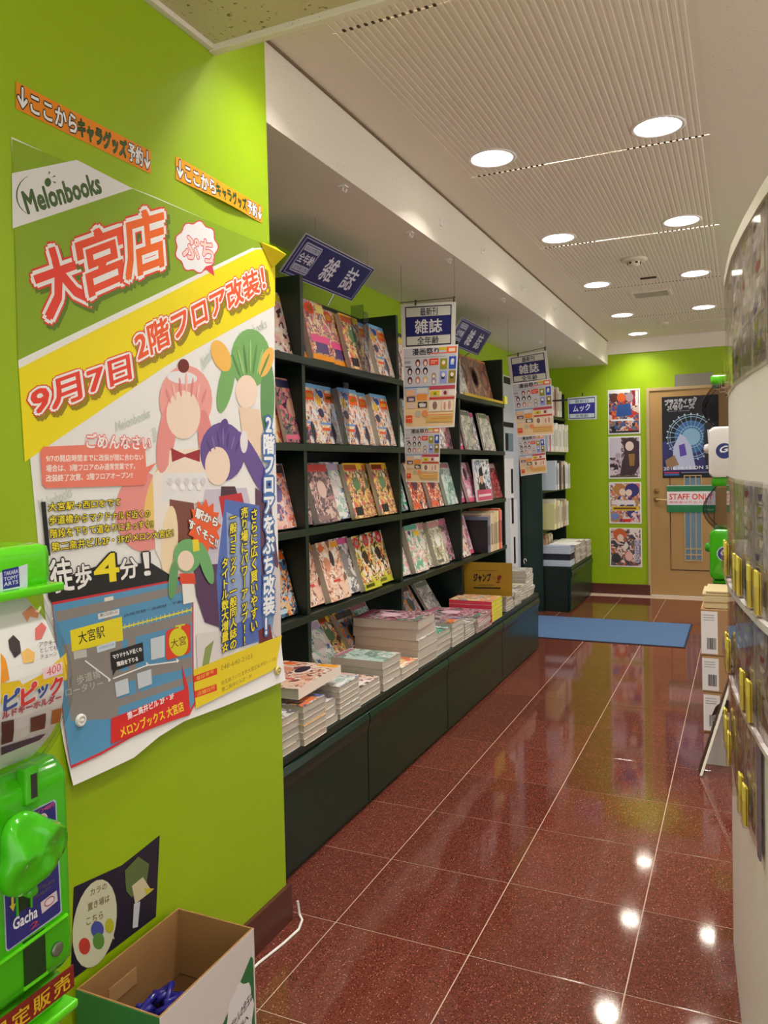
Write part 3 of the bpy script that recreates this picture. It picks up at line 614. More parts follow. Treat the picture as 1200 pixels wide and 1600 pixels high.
# gold display sign
GOLD = flat((176, 140, 44), .32, .03, metal=.25)
t = empty('gold_sign', (-1.45, 4.62, .53)); tag(t, 'gold display board with black lettering standing on the stacks', 'sign')
SG = [aty(u, v, 4.62) for u, v in ((724, 878), (800, 880), (800, 932), (726, 932))]
MB().prism([SG[0], SG[1], SG[2], SG[3]], (0, .006, 0), GOLD).build('board', t, world=True)
p = Print(lambda a, b, l: aty(a, b, 4.618-l))
p.text('ジャンプ', (740, 909), (767, 909), (740, 896), [(.05, K)]); p.text('SQ', (769, 906), (774, 906), (769, 900), [(0, (120, 96, 40))]); p.text('!', (775, 911), (781, 911), (778, 899), [(.01, (120, 30, 20))])
p.line((740, 918.5), (782, 919), 2.2, K); p.line((745, 891.5), (778, 892), .8, (110, 90, 30)); p.line((748, 914), (772, 914.3), .9, (90, 70, 20))
p.build('lettering', t, world=True)

# corner shelf contents
BC = [(226, 222, 210), (150, 60, 50), (236, 232, 228), (210, 206, 190), (190, 160, 130), (60, 50, 60), (230, 226, 214), (214, 40, 40), (200, 214, 226), (236, 236, 230), (220, 214, 150), (170, 130, 100)]
CN = ['cream', 'brick red', 'white', 'pale grey', 'tan', 'charcoal', 'ivory', 'red', 'pale blue', 'chalk white', 'straw yellow', 'brown']
SEQ = [(1.752, [(1, .05), (4, .05), (1, .05), (4, .04), (6, .03), (2, .05), (5, .02), (2, .04), (0, .03), (1, .05), (6, .04), (3, .05), (2, .05), (9, .04), (0, .05), (6, .04)], .05),
       (1.417, [(8, .06), (7, .035), (8, .03), (9, .05), (6, .05), (2, .05), (6, .05), (9, .05), (0, .06), (2, .05), (6, .06), (9, .05), (10, .05), (0, .05), (6, .05), (2, .05)], .07),
       (1.072, [(8, .05), (5, .012), (2, .04), (9, .04), (2, .05), (5, .04), (4, .05), (3, .05), (5, .04), (3, .05), (9, .06), (8, .05), (0, .04), (3, .05)], .12),
       (.722, [(10, .05), (0, .05), (4, .04), (10, .05), (0, .05), (6, .05), (3, .05), (10, .03), (6, .05), (4, .05), (0, .03), (1, .03), (2, .03), (6, .04)], .10),
       (.405, [(4, .05), (11, .05), (4, .04), (10, .05), (6, .05), (4, .05), (0, .05)], .02)]
for r, (z, seq, out) in enumerate(SEQ):
    y = 6.915
    for k, (ci, t_) in enumerate(seq):
        h = .235+random.uniform(-.012, .035); dx = out+random.uniform(-.01, .012)
        if y+t_ > 7.91: break
        o = MB().box(-1.80, -1.62+dx, y+.001, y+t_-.001, z, z+h, ink(BC[ci]), .0008).build('book')
        tag(o, '%s book in the corner bookshelf, %s, %s from near end' % (CN[ci], ['top row', 'second row', 'third row', 'fourth row', 'lowest row'][r], NTH[k]), 'book', 'books standing in the corner bookshelf')
        MB().box(-1.62+dx, -1.6195+dx, y+t_*.3, y+t_*.7, z+.05, z+h*.8, ink(tuple(int(q*.6) for q in BC[ci]))).build('spine_lettering', o)
        y += t_
# stacks on the corner base
z = .4012
for k in range(10):
    c = (28, 30, 44) if 3 <= k < 6 else (200, 210, 224); t_ = .018
    o = MB().box(-1.622, -1.378+random.uniform(-.004, 0), 6.905, 7.10, z, z+t_-.001, flat(c, .5, .03), .001).build('book'); z += t_+.0005
    tag(o, '%s volume in the striped corner pile, %s from below' % ('navy' if 3 <= k < 6 else 'pale blue', NTH[k]), 'book', 'volumes piled on the corner base')
o = MB().box(-1.57, -1.33, 6.93, 7.15, z, z+.008, PAPER, .001).build('booklet'); tag(o, 'thin white booklet lying on top of the striped pile in the corner', 'booklet')
for s_, (y0, x1, n, tt) in enumerate(((7.14, -1.375, 10, .019), (7.40, -1.37, 11, .016), (7.66, -1.365, 9, .017))):
    z = .4012
    for k in range(n):
        c = [(214, 212, 186), (196, 190, 160), (226, 226, 216), (150, 110, 80)][(k+s_) % 4 if 2 < k < n-2 else 2]
        o = MB().box(x1-.23, x1-random.uniform(0, .012), y0+random.uniform(0, .01), y0+.215, z, z+tt-.001, PAGES, .0008).build('book'); z += tt+.0005
        MB().box(x1-.23, x1-.012, y0+.012, y0+.213, z-.0016, z-.0006, ink(c)).build('cover', o)
        tag(o, 'paperback in the %s corner pile, %s from below' % (['near', 'middle', 'far'][s_], NTH[k]), 'book', 'paperbacks piled on the corner base')

# ================================================================== SIGNS
NAVY = (22, 26, 96); IV = (206, 208, 196)
def tilt_sign(label, y0, y1, xt, zt, xb_, zb_):
    t = empty('shelf_sign', (xt, y0, zt)); tag(t, label, 'sign', 'tilted navy magazine signs over the shelving')
    U = Vector((0, y1-y0, 0)); V = Vector((xb_-xt, 0, zb_-zt)); O = Vector((xt, y0, zt)); n = U.cross(V).normalized()
    if n.x < 0: n = -n
    MB().prism([O, O+U, O+U+V, O+V], -n*.006, ink((190, 190, 200))).build('board', t, world=True)
    F = lambda a, b, l: O+U*a+V*b+n*(.0006+l)
    p = Print(F)
    p.poly([(.005, .015), (.995, .015), (.995, .985), (.005, .985)], NAVY)
    for a in (((.03, .06), (.97, .06)), ((.03, .94), (.97, .94))): p.line(*a, .02, (170, 174, 200))
    for a in (((.03, .06), (.03, .94)), ((.97, .06), (.97, .94))): p.line(*a, .006, (170, 174, 200))
    p.poly([(.07, .14), (.26, .14), (.27, .2), (.27, .8), (.26, .86), (.07, .86), (.06, .8), (.06, .2)], (176, 180, 204)); p.poly([(.074, .17), (.256, .17), (.262, .22), (.262, .78), (.256, .83), (.074, .83), (.068, .78), (.068, .22)], NAVY)
    p.poly([(.075, .19), (.255, .19), (.255, .33), (.075, .33)], (176, 180, 204)); p.poly([(.075, .67), (.255, .67), (.255, .81), (.075, .81)], (176, 180, 204))
    p.text('全年齢', (.075, .62), (.255, .62), (.075, .38), [(.02, (214, 216, 230))]); p.text('ADULTS対象外', (.085, .31), (.245, .31), (.085, .21), [(0, NAVY)]); p.text('全年齢対象', (.085, .79), (.245, .79), (.085, .69), [(0, NAVY)])
    p.text('雑', (.40, .80), (.56, .80), (.40, .20), [(.015, (214, 216, 230))]); p.text('誌', (.70, .80), (.86, .80), (.70, .20), [(.015, (214, 216, 230))])
    p.build('lettering', t, world=True)
    for a in (.12, .88):
        q = O+U*a; MB().tube([q, (q.x, q.y, ZS)], .0015, CHROME, 6).build('hanging_wire', t, world=True)
    q = O+U*.72+V; MB().tube([q, (q.x-.03, q.y, 2.02)], .004, CHROME, 6).build('support_rod', t, world=True)
tilt_sign('navy magazine sign tilted over the second bay, nearest one', 2.62, 3.232, -1.50, 2.197, -1.621, 2.066)
tilt_sign('navy magazine sign tilted over the last bay, half hidden by the white placard', 4.45, 5.05, -1.50, 2.182, -1.60, 2.035)

def heads(p, u, v, r, c1, c2):
    p.ell(u, v, r, r*1.0, c1, 14); p.ell(u, v+r*.22, r*.55, r*.6, c2, 12)
def flyer(t, name, F, mirror=None):
    """F(a, b, lift), a to the right 0..1, b down 0..1"""
    mb = MB(); mb.nonormal = True
    N_ = 6
    vs = [F(i/N_, j/N_, 0) for j in range(N_+1) for i in range(N_+1)]; vb = [F(i/N_, j/N_, -.0008) for j in range(N_+1) for i in range(N_+1)]
    fs = [[j*(N_+1)+i, j*(N_+1)+i+1, (j+1)*(N_+1)+i+1, (j+1)*(N_+1)+i] for j in range(N_) for i in range(N_)]
    mb.add(vs, fs, PAPER); mb.add(vb, [f[::-1] for f in fs], PAPER); sh = mb.build(name, t, world=True)
    p = Print(lambda a, b, l: F(a, b, .0004+l), .00004)
    R = lambda x0, y0, x1, y1, c, ly=None: p.poly([(x0, y0), (x1, y0), (x1, y1), (x0, y1)], c, ly)
    R(.02, .02, .98, .50, (204, 206, 214)); R(.02, .50, .98, .98, (240, 210, 160))
    p.text('漫画祭り', (.18, .105), (.66, .105), (.18, .025), [(.03, (24, 20, 24))])
    R(.66, .02, .80, .06, (220, 196, 60)); R(.80, .02, .98, .10, (240, 120, 60)); R(.84, .04, .95, .08, (250, 230, 210)); R(.50, .085, .82, .10, (230, 110, 90)); R(.02, .13, .78, .138, (160, 160, 170)); R(.04, .175, .14, .20, (110, 110, 120)); R(.05, .185, .13, .192, (220, 220, 224)); R(.05, .235, .15, .25, (50, 56, 80))
    for x, y, c in ((.28, .20, (110, 40, 44)), (.42, .20, (170, 90, 90)), (.13, .30, K), (.28, .30, (40, 34, 60)), (.42, .30, K), (.13, .41, (90, 50, 50)), (.28, .41, (200, 120, 110)), (.42, .41, (220, 190, 130)), (.58, .37, (170, 150, 120)), (.58, .43, (150, 140, 160))):
        heads(p, x, y, .046, c, (240, 224, 216))
    R(.49, .155, .66, .235, (222, 70, 40)); R(.52, .18, .64, .19, (250, 220, 200)); R(.52, .205, .60, .212, (250, 220, 200))
    for x0, y0, x1, y1, c, d in ((.69, .16, .82, .29, (150, 150, 50), (230, 140, 40)), (.85, .14, .98, .29, (50, 80, 180), (190, 210, 240)), (.69, .31, .82, .46, (150, 160, 220), (40, 40, 70)), (.85, .31, .98, .46, (150, 130, 50), (60, 70, 60))):
        R(x0, y0, x1, y1, c); R(x0+.03, y0+.05, x1-.04, y1-.05, d); p.ell((x0+x1)/2, y0+.05, .03, .025, (240, 236, 230))
    R(.02, .49, .98, .505, (90, 140, 190)); R(.50, .49, .98, .535, (190, 70, 90)); R(.02, .505, .48, .60, (190, 200, 214))
    R(.05, .53, .22, .60, (240, 190, 150)); R(.26, .51, .46, .57, (226, 220, 214)); R(.26, .58, .46, .66, (236, 150, 70)); R(.06, .61, .23, .67, (90, 80, 110)); R(.10, .63, .2, .66, (220, 200, 200))
    R(.50, .54, .98, .615, (236, 230, 224)); R(.52, .55, .70, .61, (224, 196, 40)); R(.74, .545, .86, .61, (226, 190, 180)); p.ell(.80, .58, .03, .025, (110, 30, 40)); p.ell(.61, .585, .03, .018, (120, 130, 40))
    R(.50, .63, .98, .655, (200, 60, 60))
    R(.08, .69, .24, .75, (226, 206, 190)); R(.28, .68, .46, .75, (24, 30, 34)); p.poly([(.30, .70), (.36, .69), (.40, .72), (.44, .70), (.43, .74), (.32, .745)], (226, 222, 220))
    R(.50, .665, .72, .80, (240, 226, 206)); R(.75, .665, .96, .80, (240, 226, 210)); p.ell(.61, .73, .045, .05, (150, 110, 100)); p.ell(.80, .74, .02, .05, (220, 150, 130)); p.ell(.89, .73, .03, .055, (214, 160, 140))
    p.ell(.28, .82, .06, .04, (200, 190, 170)); p.ell(.42, .82, .06, .04, (236, 150, 100)); R(.04, .84, .17, .93, (226, 80, 40)); R(.06, .87, .15, .877, (250, 220, 200)); R(.45, .86, .96, .93, (220, 180, 100)); R(.55, .885, .92, .892, (226, 120, 60)); R(.45, .84, .96, .85, (236, 140, 50))
    p.build('printing', sh, world=False) if False else p.build('printing', t, world=True)
def placard(t, F):
    mb = MB(); mb.prism([F(0, 0, 0), F(1, 0, 0), F(1, 1, 0), F(0, 1, 0)], F(0, 0, -.004)-F(0, 0, 0), flat((214, 214, 204), .4, .02)); mb.build('placard_board', t, world=True)
    p = Print(lambda a, b, l: F(a, b, .0006+l)); R = lambda x0, y0, x1, y1, c: p.poly([(x0, y0), (x1, y0), (x1, y1), (x0, y1)], c)
    R(.08, .06, .93, .95, (14, 16, 50)); R(.10, .085, .91, .29, IV); R(.10, .30, .91, .73, NAVY); R(.10, .73, .91, .92, IV)
    p.text('最新刊', (.36, .275), (.68, .275), (.36, .10), [(.02, (30, 32, 60))]); p.text('雑誌', (.26, .67), (.76, .67), (.26, .36), [(.02, (222, 224, 222))]); p.text('全年齢', (.30, .91), (.70, .91), (.30, .745), [(.02, (30, 32, 60))])
    p.build('lettering', t, world=True)
    a, b = F(0, -.05, 0), F(1, -.07, 0)
    MB().tube([F(-.02, -.04, 0), F(1.0, -.09, 0)], .002, flat((60, 56, 50), .4, 0), 6).build('top_bar', t, world=True)
    for q in (F(.28, -.055, 0), F(.97, -.088, 0)): MB().box(q.x-.004, q.x+.004, q.y-.004, q.y+.004, q.z-.02, q.z+.006, flat((70, 66, 60), .4, 0)).build('clip', t, world=True)
    for q in (F(.02, -.04, 0), F(.98, -.09, 0)): MB().tube([q, (q.x, q.y, ZS)], .0012, CLD, 5).build('hanging_wire', t, world=True)
def quadF(c, y, curl=0.0):
    """c = TL TR BR BL pixels measured on the plane y"""
    q = [aty(u, v, y) for u, v in c]
    def F(a, b, l):
        p = q[0]*(1-a)*(1-b)+q[1]*a*(1-b)+q[2]*a*b+q[3]*(1-a)*b
        return p+Vector((0, -l-.012*curl*math.sin(a*3.0+b*2), 0))
    return F
def hanging(label, y, cs):
    t = empty('hanging_placard', aty(*cs[0][0], y)); tag(t, label, 'sign', 'white placards with flyers hanging over the shelving edge')
    placard(t, quadF(cs[0], y)); flyer(t, 'flyer_sheet', quadF(cs[1], y-.004)); flyer(t, 'flyer_sheet', quadF(cs[2], y-.001))
hanging('near hanging navy and white placard with two flyers below it', 3.5, [((626, 476), (712, 471), (711, 541), (628, 546)), ((629, 543), (716, 538), (710, 667), (632, 670)), ((632, 669), (688, 667), (686, 754), (634, 753))])
hanging('far hanging navy and white placard with two flyers below it, beside the pale board', 5.1, [((793, 558), (854, 547), (859, 595), (798, 601)), ((799, 600), (861, 591), (866, 679), (808, 683)), ((808, 682), (850, 678), (855, 738), (814, 744))])
# mook sign
t = empty('section_sign', aty(888, 622, 7.0)); tag(t, 'small navy and white katakana sign projecting from the corner bookshelf', 'sign')
F = quadF(((887, 622), (932, 618), (932, 655), (888, 656)), 7.0)
MB().prism([F(0, 0, 0), F(1, 0, 0), F(1, 1, 0), F(0, 1, 0)], (0, .008, 0), ink((200, 206, 216))).build('board', t, world=True)
p = Print(lambda a, b, l: F(a, b, .0008+l), .0001)
for x0, y0, x1, y1, c in ((.03, .05, .95, .95, (16, 20, 60)), (.05, .09, .93, .28, (190, 204, 214)), (.05, .30, .93, .72, (30, 36, 130)), (.05, .74, .93, .92, (190, 204, 214))): p.poly([(x0, y0), (x1, y0), (x1, y1), (x0, y1)], c)
p.text('ムック', (.18, .66), (.78, .60), (.18, .38), [(.03, (220, 224, 240))]); p.text('最新刊', (.25, .26), (.72, .26), (.25, .12), [(0, (50, 60, 90))]); p.text('全年齢', (.25, .90), (.72, .90), (.25, .76), [(0, (50, 60, 90))]); p.build('lettering', t, world=True)
MB().tube([aty(910, 619, 7.0), aty(910, 614, 7.0)], .006, flat((40, 40, 44), .4, 0)).build('clip', t, world=True)
MB().box(-1.60, -1.38, 7.008, 7.016, 1.86, 1.875, flat((40, 44, 44), .4, 0)).build('support_arm', t, world=True)

# ================================================================== END WALL: posters, door
EP = [((951, 609), (1000, 607), (1000, 678), (951, 679)), ((951, 682), (1000, 681), (1000, 748), (951, 750)), ((951, 753), (1000, 752), (1000, 819), (951, 821)), ((951, 824), (1001, 821), (1001, 887), (951, 888))]
EPAL = [[(190, 60, 50), (60, 90, 150), (40, 36, 44), (220, 200, 190), (226, 120, 70), (120, 120, 120)], [(206, 190, 206), (60, 44, 52), (222, 210, 220), (90, 60, 66), (186, 170, 190)], [(190, 140, 80), (60, 60, 130), (226, 214, 226), (214, 120, 110), (236, 220, 214)], [(200, 110, 70), (70, 66, 80), (226, 196, 190), (110, 100, 100), (236, 226, 220)]]
EL = ['red, blue and black illustrated poster, topmost of the four beside the door', 'pale lilac poster with a dark haired shape, second of the four beside the door', 'colourful poster with blue and orange figures and yellow band, third of the four', 'busy orange and grey poster with blue side lettering, lowest of the four']
for i in range(4):
    c = [aty(u, v, YE-.004) for u, v in EP[i]]; x0, x1 = c[0].x, c[1].x; z1, z0 = c[0].z, c[2].z
    x0, x1 = -1.212, -.905
    t = empty('wall_poster', (x0, YE-.004, z0)); tag(t, EL[i], 'poster', 'posters on the end wall left of the door')
    MB().box(x0, x1, YE-.005, YE-.001, z0+.004, z1-.004, PAPER).build('sheet', t, world=True)
    W2, H2 = x1-x0, z1-z0
    p = Print(lambda a, b, l: Vector((x0+a*W2, YE-.0058-l, z1-b*H2)), .0001); R = lambda a0, b0, a1, b1, c: p.poly([(a0, b0), (a1, b0), (a1, b1), (a0, b1)], c)
    R(.04, .04, .96, .96, collage('poster_art%d' % i, EPAL[i], 14, 44, i*5, .5))
    if i == 0: R(.04, .04, .7, .09, (240, 236, 236)); R(.76, .05, .84, .38, (150, 20, 30)); R(.86, .05, .94, .38, (236, 230, 230)); p.ell(.18, .2, .12, .1, (90, 50, 40)); p.ell(.42, .19, .13, .1, (220, 100, 40)); p.ell(.68, .19, .12, .1, (170, 150, 160)); p.poly([(.3, .35), (.7, .32), (.75, .58), (.25, .6)], (40, 80, 150)); R(.1, .66, .8, .70, (236, 236, 236)); R(.04, .92, .96, .96, (30, 30, 34))
    if i == 1: R(.04, .04, .40, .5, (214, 206, 222)); p.poly([(.48, .06), (.78, .04), (.95, .2), (.96, .7), (.8, .9), (.35, .93), (.42, .6), (.5, .45)], (62, 44, 54)); p.ell(.66, .24, .13, .11, (236, 214, 206)); p.poly([(.62, .42), (.82, .42), (.8, .7), (.66, .7)], (150, 110, 60)); p.ell(.3, .45, .08, .06, (170, 160, 186)); R(.04, .92, .9, .96, (96, 86, 60))
    if i == 2: p.ell(.34, .18, .2, .14, (190, 130, 70)); p.ell(.72, .2, .22, .16, (54, 50, 120)); p.ell(.42, .24, .1, .08, (240, 216, 200)); p.ell(.62, .26, .1, .08, (240, 216, 200)); R(.08, .58, .92, .68, (226, 196, 30)); R(.14, .61, .84, .65, (110, 60, 30)); R(.08, .44, .8, .54, (236, 226, 236)); R(.4, .88, .66, .95, (214, 50, 40)); p.ell(.18, .82, .12, .09, (120, 140, 200))
    if i == 3: p.ell(.32, .18, .2, .16, (206, 100, 50)); p.ell(.34, .26, .1, .09, (240, 216, 200)); R(.78, .3, .92, .88, (206, 200, 214)); p.text('ヒ\nロ\nト\nラ\nブ\nコ\nメ', (.79, .86), (.91, .86), (.79, .32), [(.03, (30, 60, 140))]); p.ell(.2, .78, .15, .12, (60, 60, 66)); p.ell(.6, .72, .12, .12, (236, 190, 180))
    p.build('printing', t, world=True)

DX0, DX1, DZ = -.818, -.06, 1.99
FRM = flat((190, 166, 120), .45, .04); DOORM = flat((176, 140, 88), .4, .05, scale=6); DKL = flat((60, 40, 26), .6, 0)
d = struct(empty('door_1', (DX0, YE, 0)))
MB().box(DX0-.03, DX0, YE-.022, YE+.0, 0, DZ+.03, FRM, .002).build('door_frame', d, world=True)
MB().box(DX1, DX1+.03, YE-.022, YE, 0, DZ+.03, FRM, .002).build('door_frame', d, world=True)
MB().box(DX0, DX1, YE-.022, YE, DZ, DZ+.03, FRM, .002).build('door_frame', d, world=True)
lf = MB().box(DX0+.002, DX1-.002, YE-.012, YE, .012, DZ-.002, DOORM, .001).build('door_leaf', d, world=True)
MB().box(DX0, DX1, YE-.03, YE, 0, .010, flat((220, 214, 200), .5, 0)).build('threshold', d, world=True)
q = MB()
for a in ((-.640, -.634, .26, 1.18), (-.25, -.244, .26, 1.18), (-.640, -.244, .254, .262), (-.640, -.244, 1.176, 1.184)): q.box(a[0], a[1], YE-.0155, YE-.012, a[2], a[3], DKL)
q.build('panel_groove', d, world=True)
PANE = flat((96, 132, 160), .15, .08)
for i, x in enumerate((-.505, -.455, -.405)):
    for (z0, z1) in ((.36, .40), (.415, .455), (.47, 1.16)):
        MB().box(x+.002, x+.040, YE-.0145, YE-.012, z0, z1, PANE).build('window_pane', d, world=True)
mb = MB()
for x in (-.513, -.463, -.413, -.363): mb.box(x, x+.010, YE-.019, YE-.012, .35, 1.17, FRM, .001)
for z in (.345, .402, .458, 1.16): mb.box(-.513, -.353, YE-.0185, YE-.012, z, z+.011, FRM, .001)
mb.build('window_bars', d, world=True)
BRS = flat((150, 120, 70), .3, 0, metal=.7)
MB().lathe([(.026, 0), (.026, .008), (.001, .012)], BRS, 20, Matrix.Translation((-.762, YE-.012, 1.02)) @ Matrix.Rotation(math.pi, 4, 'Z'), 'Y').build('keyhole_plate', d, world=True)
h = MB().lathe([(.026, 0), (.024, .012), (.012, .014), (.011, .045)], BRS, 20, Matrix.Translation((-.762, YE-.012, .94)) @ Matrix.Rotation(math.pi, 4, 'Z'), 'Y'); h.tube([(-.762, YE-.055, .94), (-.72, YE-.06, .937), (-.66, YE-.058, .933)], .009, flat((200, 176, 120), .35, 0, metal=.3)); h.build('door_handle', d, world=True)
# steel plate above
tag(MB().box(-.585, -.25, YE-.008, YE, 2.02, 2.135, flat((150, 146, 140), .35, .05, metal=.6), .001).build('metal_plate'), 'brushed metal plate on the wall above the door', 'plate')
# door poster
t = empty('door_poster', (-.70, YE-.013, 1.13)); tag(t, 'dark night poster with a lit ferris wheel and white lettering on the door', 'poster')
PX0, PX1, PZ0, PZ1 = -.703, -.20, 1.145, 1.925
MB().box(PX0, PX1, YE-.017, YE-.0125, PZ0, PZ1, ink((10, 12, 26))).build('sheet', t, world=True)
p = Print(lambda a, b, l: Vector((PX0+a*(PX1-PX0), YE-.0178-l, PZ1-b*(PZ1-PZ0))), .0001); R = lambda a0, b0, a1, b1, c: p.poly([(a0, b0), (a1, b0), (a1, b1), (a0, b1)], c)
R(.0, .55, 1, .93, (44, 44, 110)); p.ell(.52, .50, .30, .2, (60, 110, 170)); p.ell(.52, .50, .16, .105, (150, 200, 226))
asp = .503/.78
for k in range(24):
    a = 2*math.pi*k/24; p.line((.52, .50), (.52+.42*math.cos(a), .50+.42*asp*math.sin(a)), .007, (150, 196, 230)); p.ell(.52+.44*math.cos(a), .50+.44*asp*math.sin(a), .014, .009, (214, 234, 246), 8)
for rr in (.42, .38, .2):
    for k in range(32):
        a, b = 2*math.pi*k/32, 2*math.pi*(k+1)/32; p.line((.52+rr*math.cos(a), .5+rr*asp*math.sin(a)), (.52+rr*math.cos(b), .5+rr*asp*math.sin(b)), .007, (176, 214, 240))
p.poly([(.2, .62), (.32, .46), (.42, .5), (.52, .62), (.6, .9), (.18, .9)], (190, 200, 232)); p.poly([(.30, .6), (.4, .58), (.44, .72), (.32, .74)], (90, 70, 170)); p.poly([(.76, .34), (.88, .32), (.96, .44), (.98, .9), (.78, .92), (.74, .56)], (16, 18, 34)); p.poly([(.8, .42), (.9, .42), (.9, .62), (.82, .6)], (210, 220, 236)); p.poly([(.05, .78), (.22, .72), (.3, .84), (.08, .88)], (150, 120, 90))
p.text('プラスティック', (.06, .105), (.62, .085), (.06, .04), [(.08, (236, 238, 244)), (.01, (20, 22, 40))]); p.text('メモリーズ', (.10, .165), (.58, .155), (.10, .105), [(.08, (236, 238, 244)), (.01, (20, 22, 40))]); p.text('PLASTIC MEMORIES', (.12, .185), (.5, .185), (.12, .175), [(0, (190, 200, 220))])
p.text('2016.10.13 ON SALE', (.02, .905), (1.0, .89), (.02, .865), [(.02, (240, 242, 250))]); R(.03, .925, .3, .945, (170, 60, 90)); R(.03, .95, .3, .97, (60, 110, 190)); R(.34, .93, .9, .94, (140, 140, 160)); p.build('printing', t, world=True)
# staff only sign
t = empty('staff_sign', (-.67, YE-.02, .82)); tag(t, 'green and white STAFF ONLY sign on the door', 'sign')
SX0, SX1, SZ0, SZ1 = -.665, -.235, .815, 1.075
MB().box(SX0, SX1, YE-.024, YE-.0195, SZ0, SZ1, ink((30, 120, 70))).build('board', t, world=True)
p = Print(lambda a, b, l: Vector((SX0+a*(SX1-SX0), YE-.0248-l, SZ1-b*(SZ1-SZ0))), .0001); p.poly([(0, .23), (1, .23), (1, .73), (0, .73)], (236, 232, 238)); p.poly([(0, 0), (1, 0), (1, .03), (0, .03)], (190, 214, 200))
p.text('STAFF ONLY', (.05, .53), (.95, .53), (.05, .32), [(.025, (226, 60, 36))]); p.text('関係者以外立入禁止', (.05, .67), (.93, .67), (.05, .58), [(.01, (226, 90, 80))]); p.text('Melonbooks', (.78, .93), (.96, .93), (.78, .85), [(.01, (180, 220, 190))]); p.build('lettering', t, world=True)

# blue mat
MATB = speckled((78, 110, 150), (56, 82, 122), .95, 260, .5)
t = empty('floor_mat', (-1.0, 6.2, 0)); tag(t, 'blue carpet mat lying across the tiled floor before the end wall', 'mat')
MB().box(-1.60, -.385, 5.815, 6.655, .0, .007, MATB, .002).build('carpet', t, world=True)
mb = MB(); RB = flat((26, 30, 50), .8, 0)
for a in ((-1.612, -.373, 5.803, 5.8145), (-1.612, -.373, 6.6555, 6.667), (-.3845, -.373, 5.8145, 6.6555), (-1.612, -1.6005, 5.8145, 6.6555)): mb.box(*a, 0, .005, RB)
mb.build('rubber_border', t, world=True)
tag(MB().tube([(-1.185, 1.925, .05), (-1.18, 1.925, .012), (-1.165, 1.915, .004), (-1.15, 1.87, .004), (-1.155, 1.80, .004), (-1.17, 1.70, .004), (-1.178, 1.58, .004), (-1.18, 1.40, .004)], .0035, WHITE).build('power_cable'), 'white cable curling along the foot of the lime wall', 'cable')
# ================================================================== THE LARGE SHOP POSTER
YG = [.94+.045*i for i in range(24)]; ZG = [.56+.03*i for i in range(14)]+[1.01+.12*i for i in range(9)]
def Hy(y): return .0016*(1+math.sin(y*9.5+.6))+.004*max(0, min(1, (y-1.80)/.10))**2
def Gz(z): q = max(0, min(1, (.86-z)/.22)); return .024*q*q+.0008
def lerp_grid(f, g, x):
    k = 0
    while k < len(g)-2 and x > g[k+1]: k += 1
    t = (x-g[k])/(g[k+1]-g[k]); return f(g[k])*(1-t)+f(g[k+1])*t
def curl(y, z): return XP+lerp_grid(Hy, YG, y)+lerp_grid(Gz, ZG, z)
PF = lambda y, z, l: Vector((curl(y, z)+l, y, z))
def P_(u, v): q = atx(u, v, XP); return (q.y, q.z)
t = empty('shop_poster', (XP, 1.03, .70)); tag(t, 'very large lime, yellow and white shop poster with big red lettering on the lime wall', 'poster')
outl = [P_(*q) for q in ((17, 214), (120, 262), (240, 308), (340, 352), (425, 388), (428, 700), (438, 1062), (400, 1080), (340, 1104), (280, 1126), (240, 1150), (200, 1182), (150, 1206), (106, 1226), (70, 960), (40, 650))]
CUTS = [(0, YG), (1, ZG)]
p = Print(PF); p.poly(outl, PAPER, 0); p.build('paper', t, world=True, cuts=CUTS)
p = Print(lambda a, b, l: PF(a, b, l+.0002), .00002)
def pp(pts, c): p.poly([P_(*q) for q in pts], c)
def tx(s_, bl, br, tl, st): p.text(s_, P_(*bl), P_(*br), P_(*tl), st)
def pe(cx, cy, rx, ry, c, n=22, wob=0, k=0, rot=0):
    pts = []
    for i in range(n):
        a = 2*math.pi*i/n; q = 1+wob*math.cos(k*a); x, y = rx*q*math.cos(a), ry*q*math.sin(a)
        pts.append((cx+x*math.cos(rot)-y*math.sin(rot), cy+x*math.sin(rot)+y*math.cos(rot)))
    pp(pts, c)
LG = (134, 168, 22)
pp([(18, 217), (422, 386), (394, 388), (27.5, 563)], LG)
pp([(17.5, 271), (119, 250), (205, 295), (19, 357)], (232, 232, 236))
pp([(28.5, 576), (396, 390), (427, 390), (427, 478), (257, 572), (38, 722)], (244, 226, 4)); pp([(27.5, 563), (394, 387), (400, 389), (28.5, 576)], (240, 240, 240))
DG = (62, 92, 40)
tx('Melonbooks', (43, 334), (158, 301), (33, 301), [(.04, DG)])
for i in range(9):
    a0, a1 = math.radians(115+i*14), math.radians(115+(i+1)*14)
    w = .6+1.6*math.sin(math.pi*(i+.5)/9)
    pp([(56+32*math.cos(a0), 305-33*math.sin(a0)), (56+32*math.cos(a1), 305-33*math.sin(a1)), (56+(32-w)*math.cos(a1), 305-(33-w)*math.sin(a1)), (56+(32-w)*math.cos(a0), 305-(33-w)*math.sin(a0))], DG)
pe(74, 285, 5, 7, DG)
for a in (-20, 30, 80): pp([(74+7*math.cos(math.radians(a)), 281-7*math.sin(math.radians(a))), (74+13*math.cos(math.radians(a+5)), 281-13*math.sin(math.radians(a+5))), (74+13*math.cos(math.radians(a-8)), 281-13*math.sin(math.radians(a-8)))], DG)
RED, WH, OL = (236, 70, 40), (244, 244, 246), (226, 50, 40)
def big(s_, bl, br, tl, sh=(88, 116, 20), o1=.115, o2=.085, fill=RED, dx=4, dy=7, b0=.034):
    tx(s_, (bl[0]+dx, bl[1]+dy), (br[0]+dx, br[1]+dy), (tl[0]+dx, tl[1]+dy), [(o1, sh)])
    tx(s_, bl, br, tl, [(o1, OL), (o2, WH), (b0, fill)])
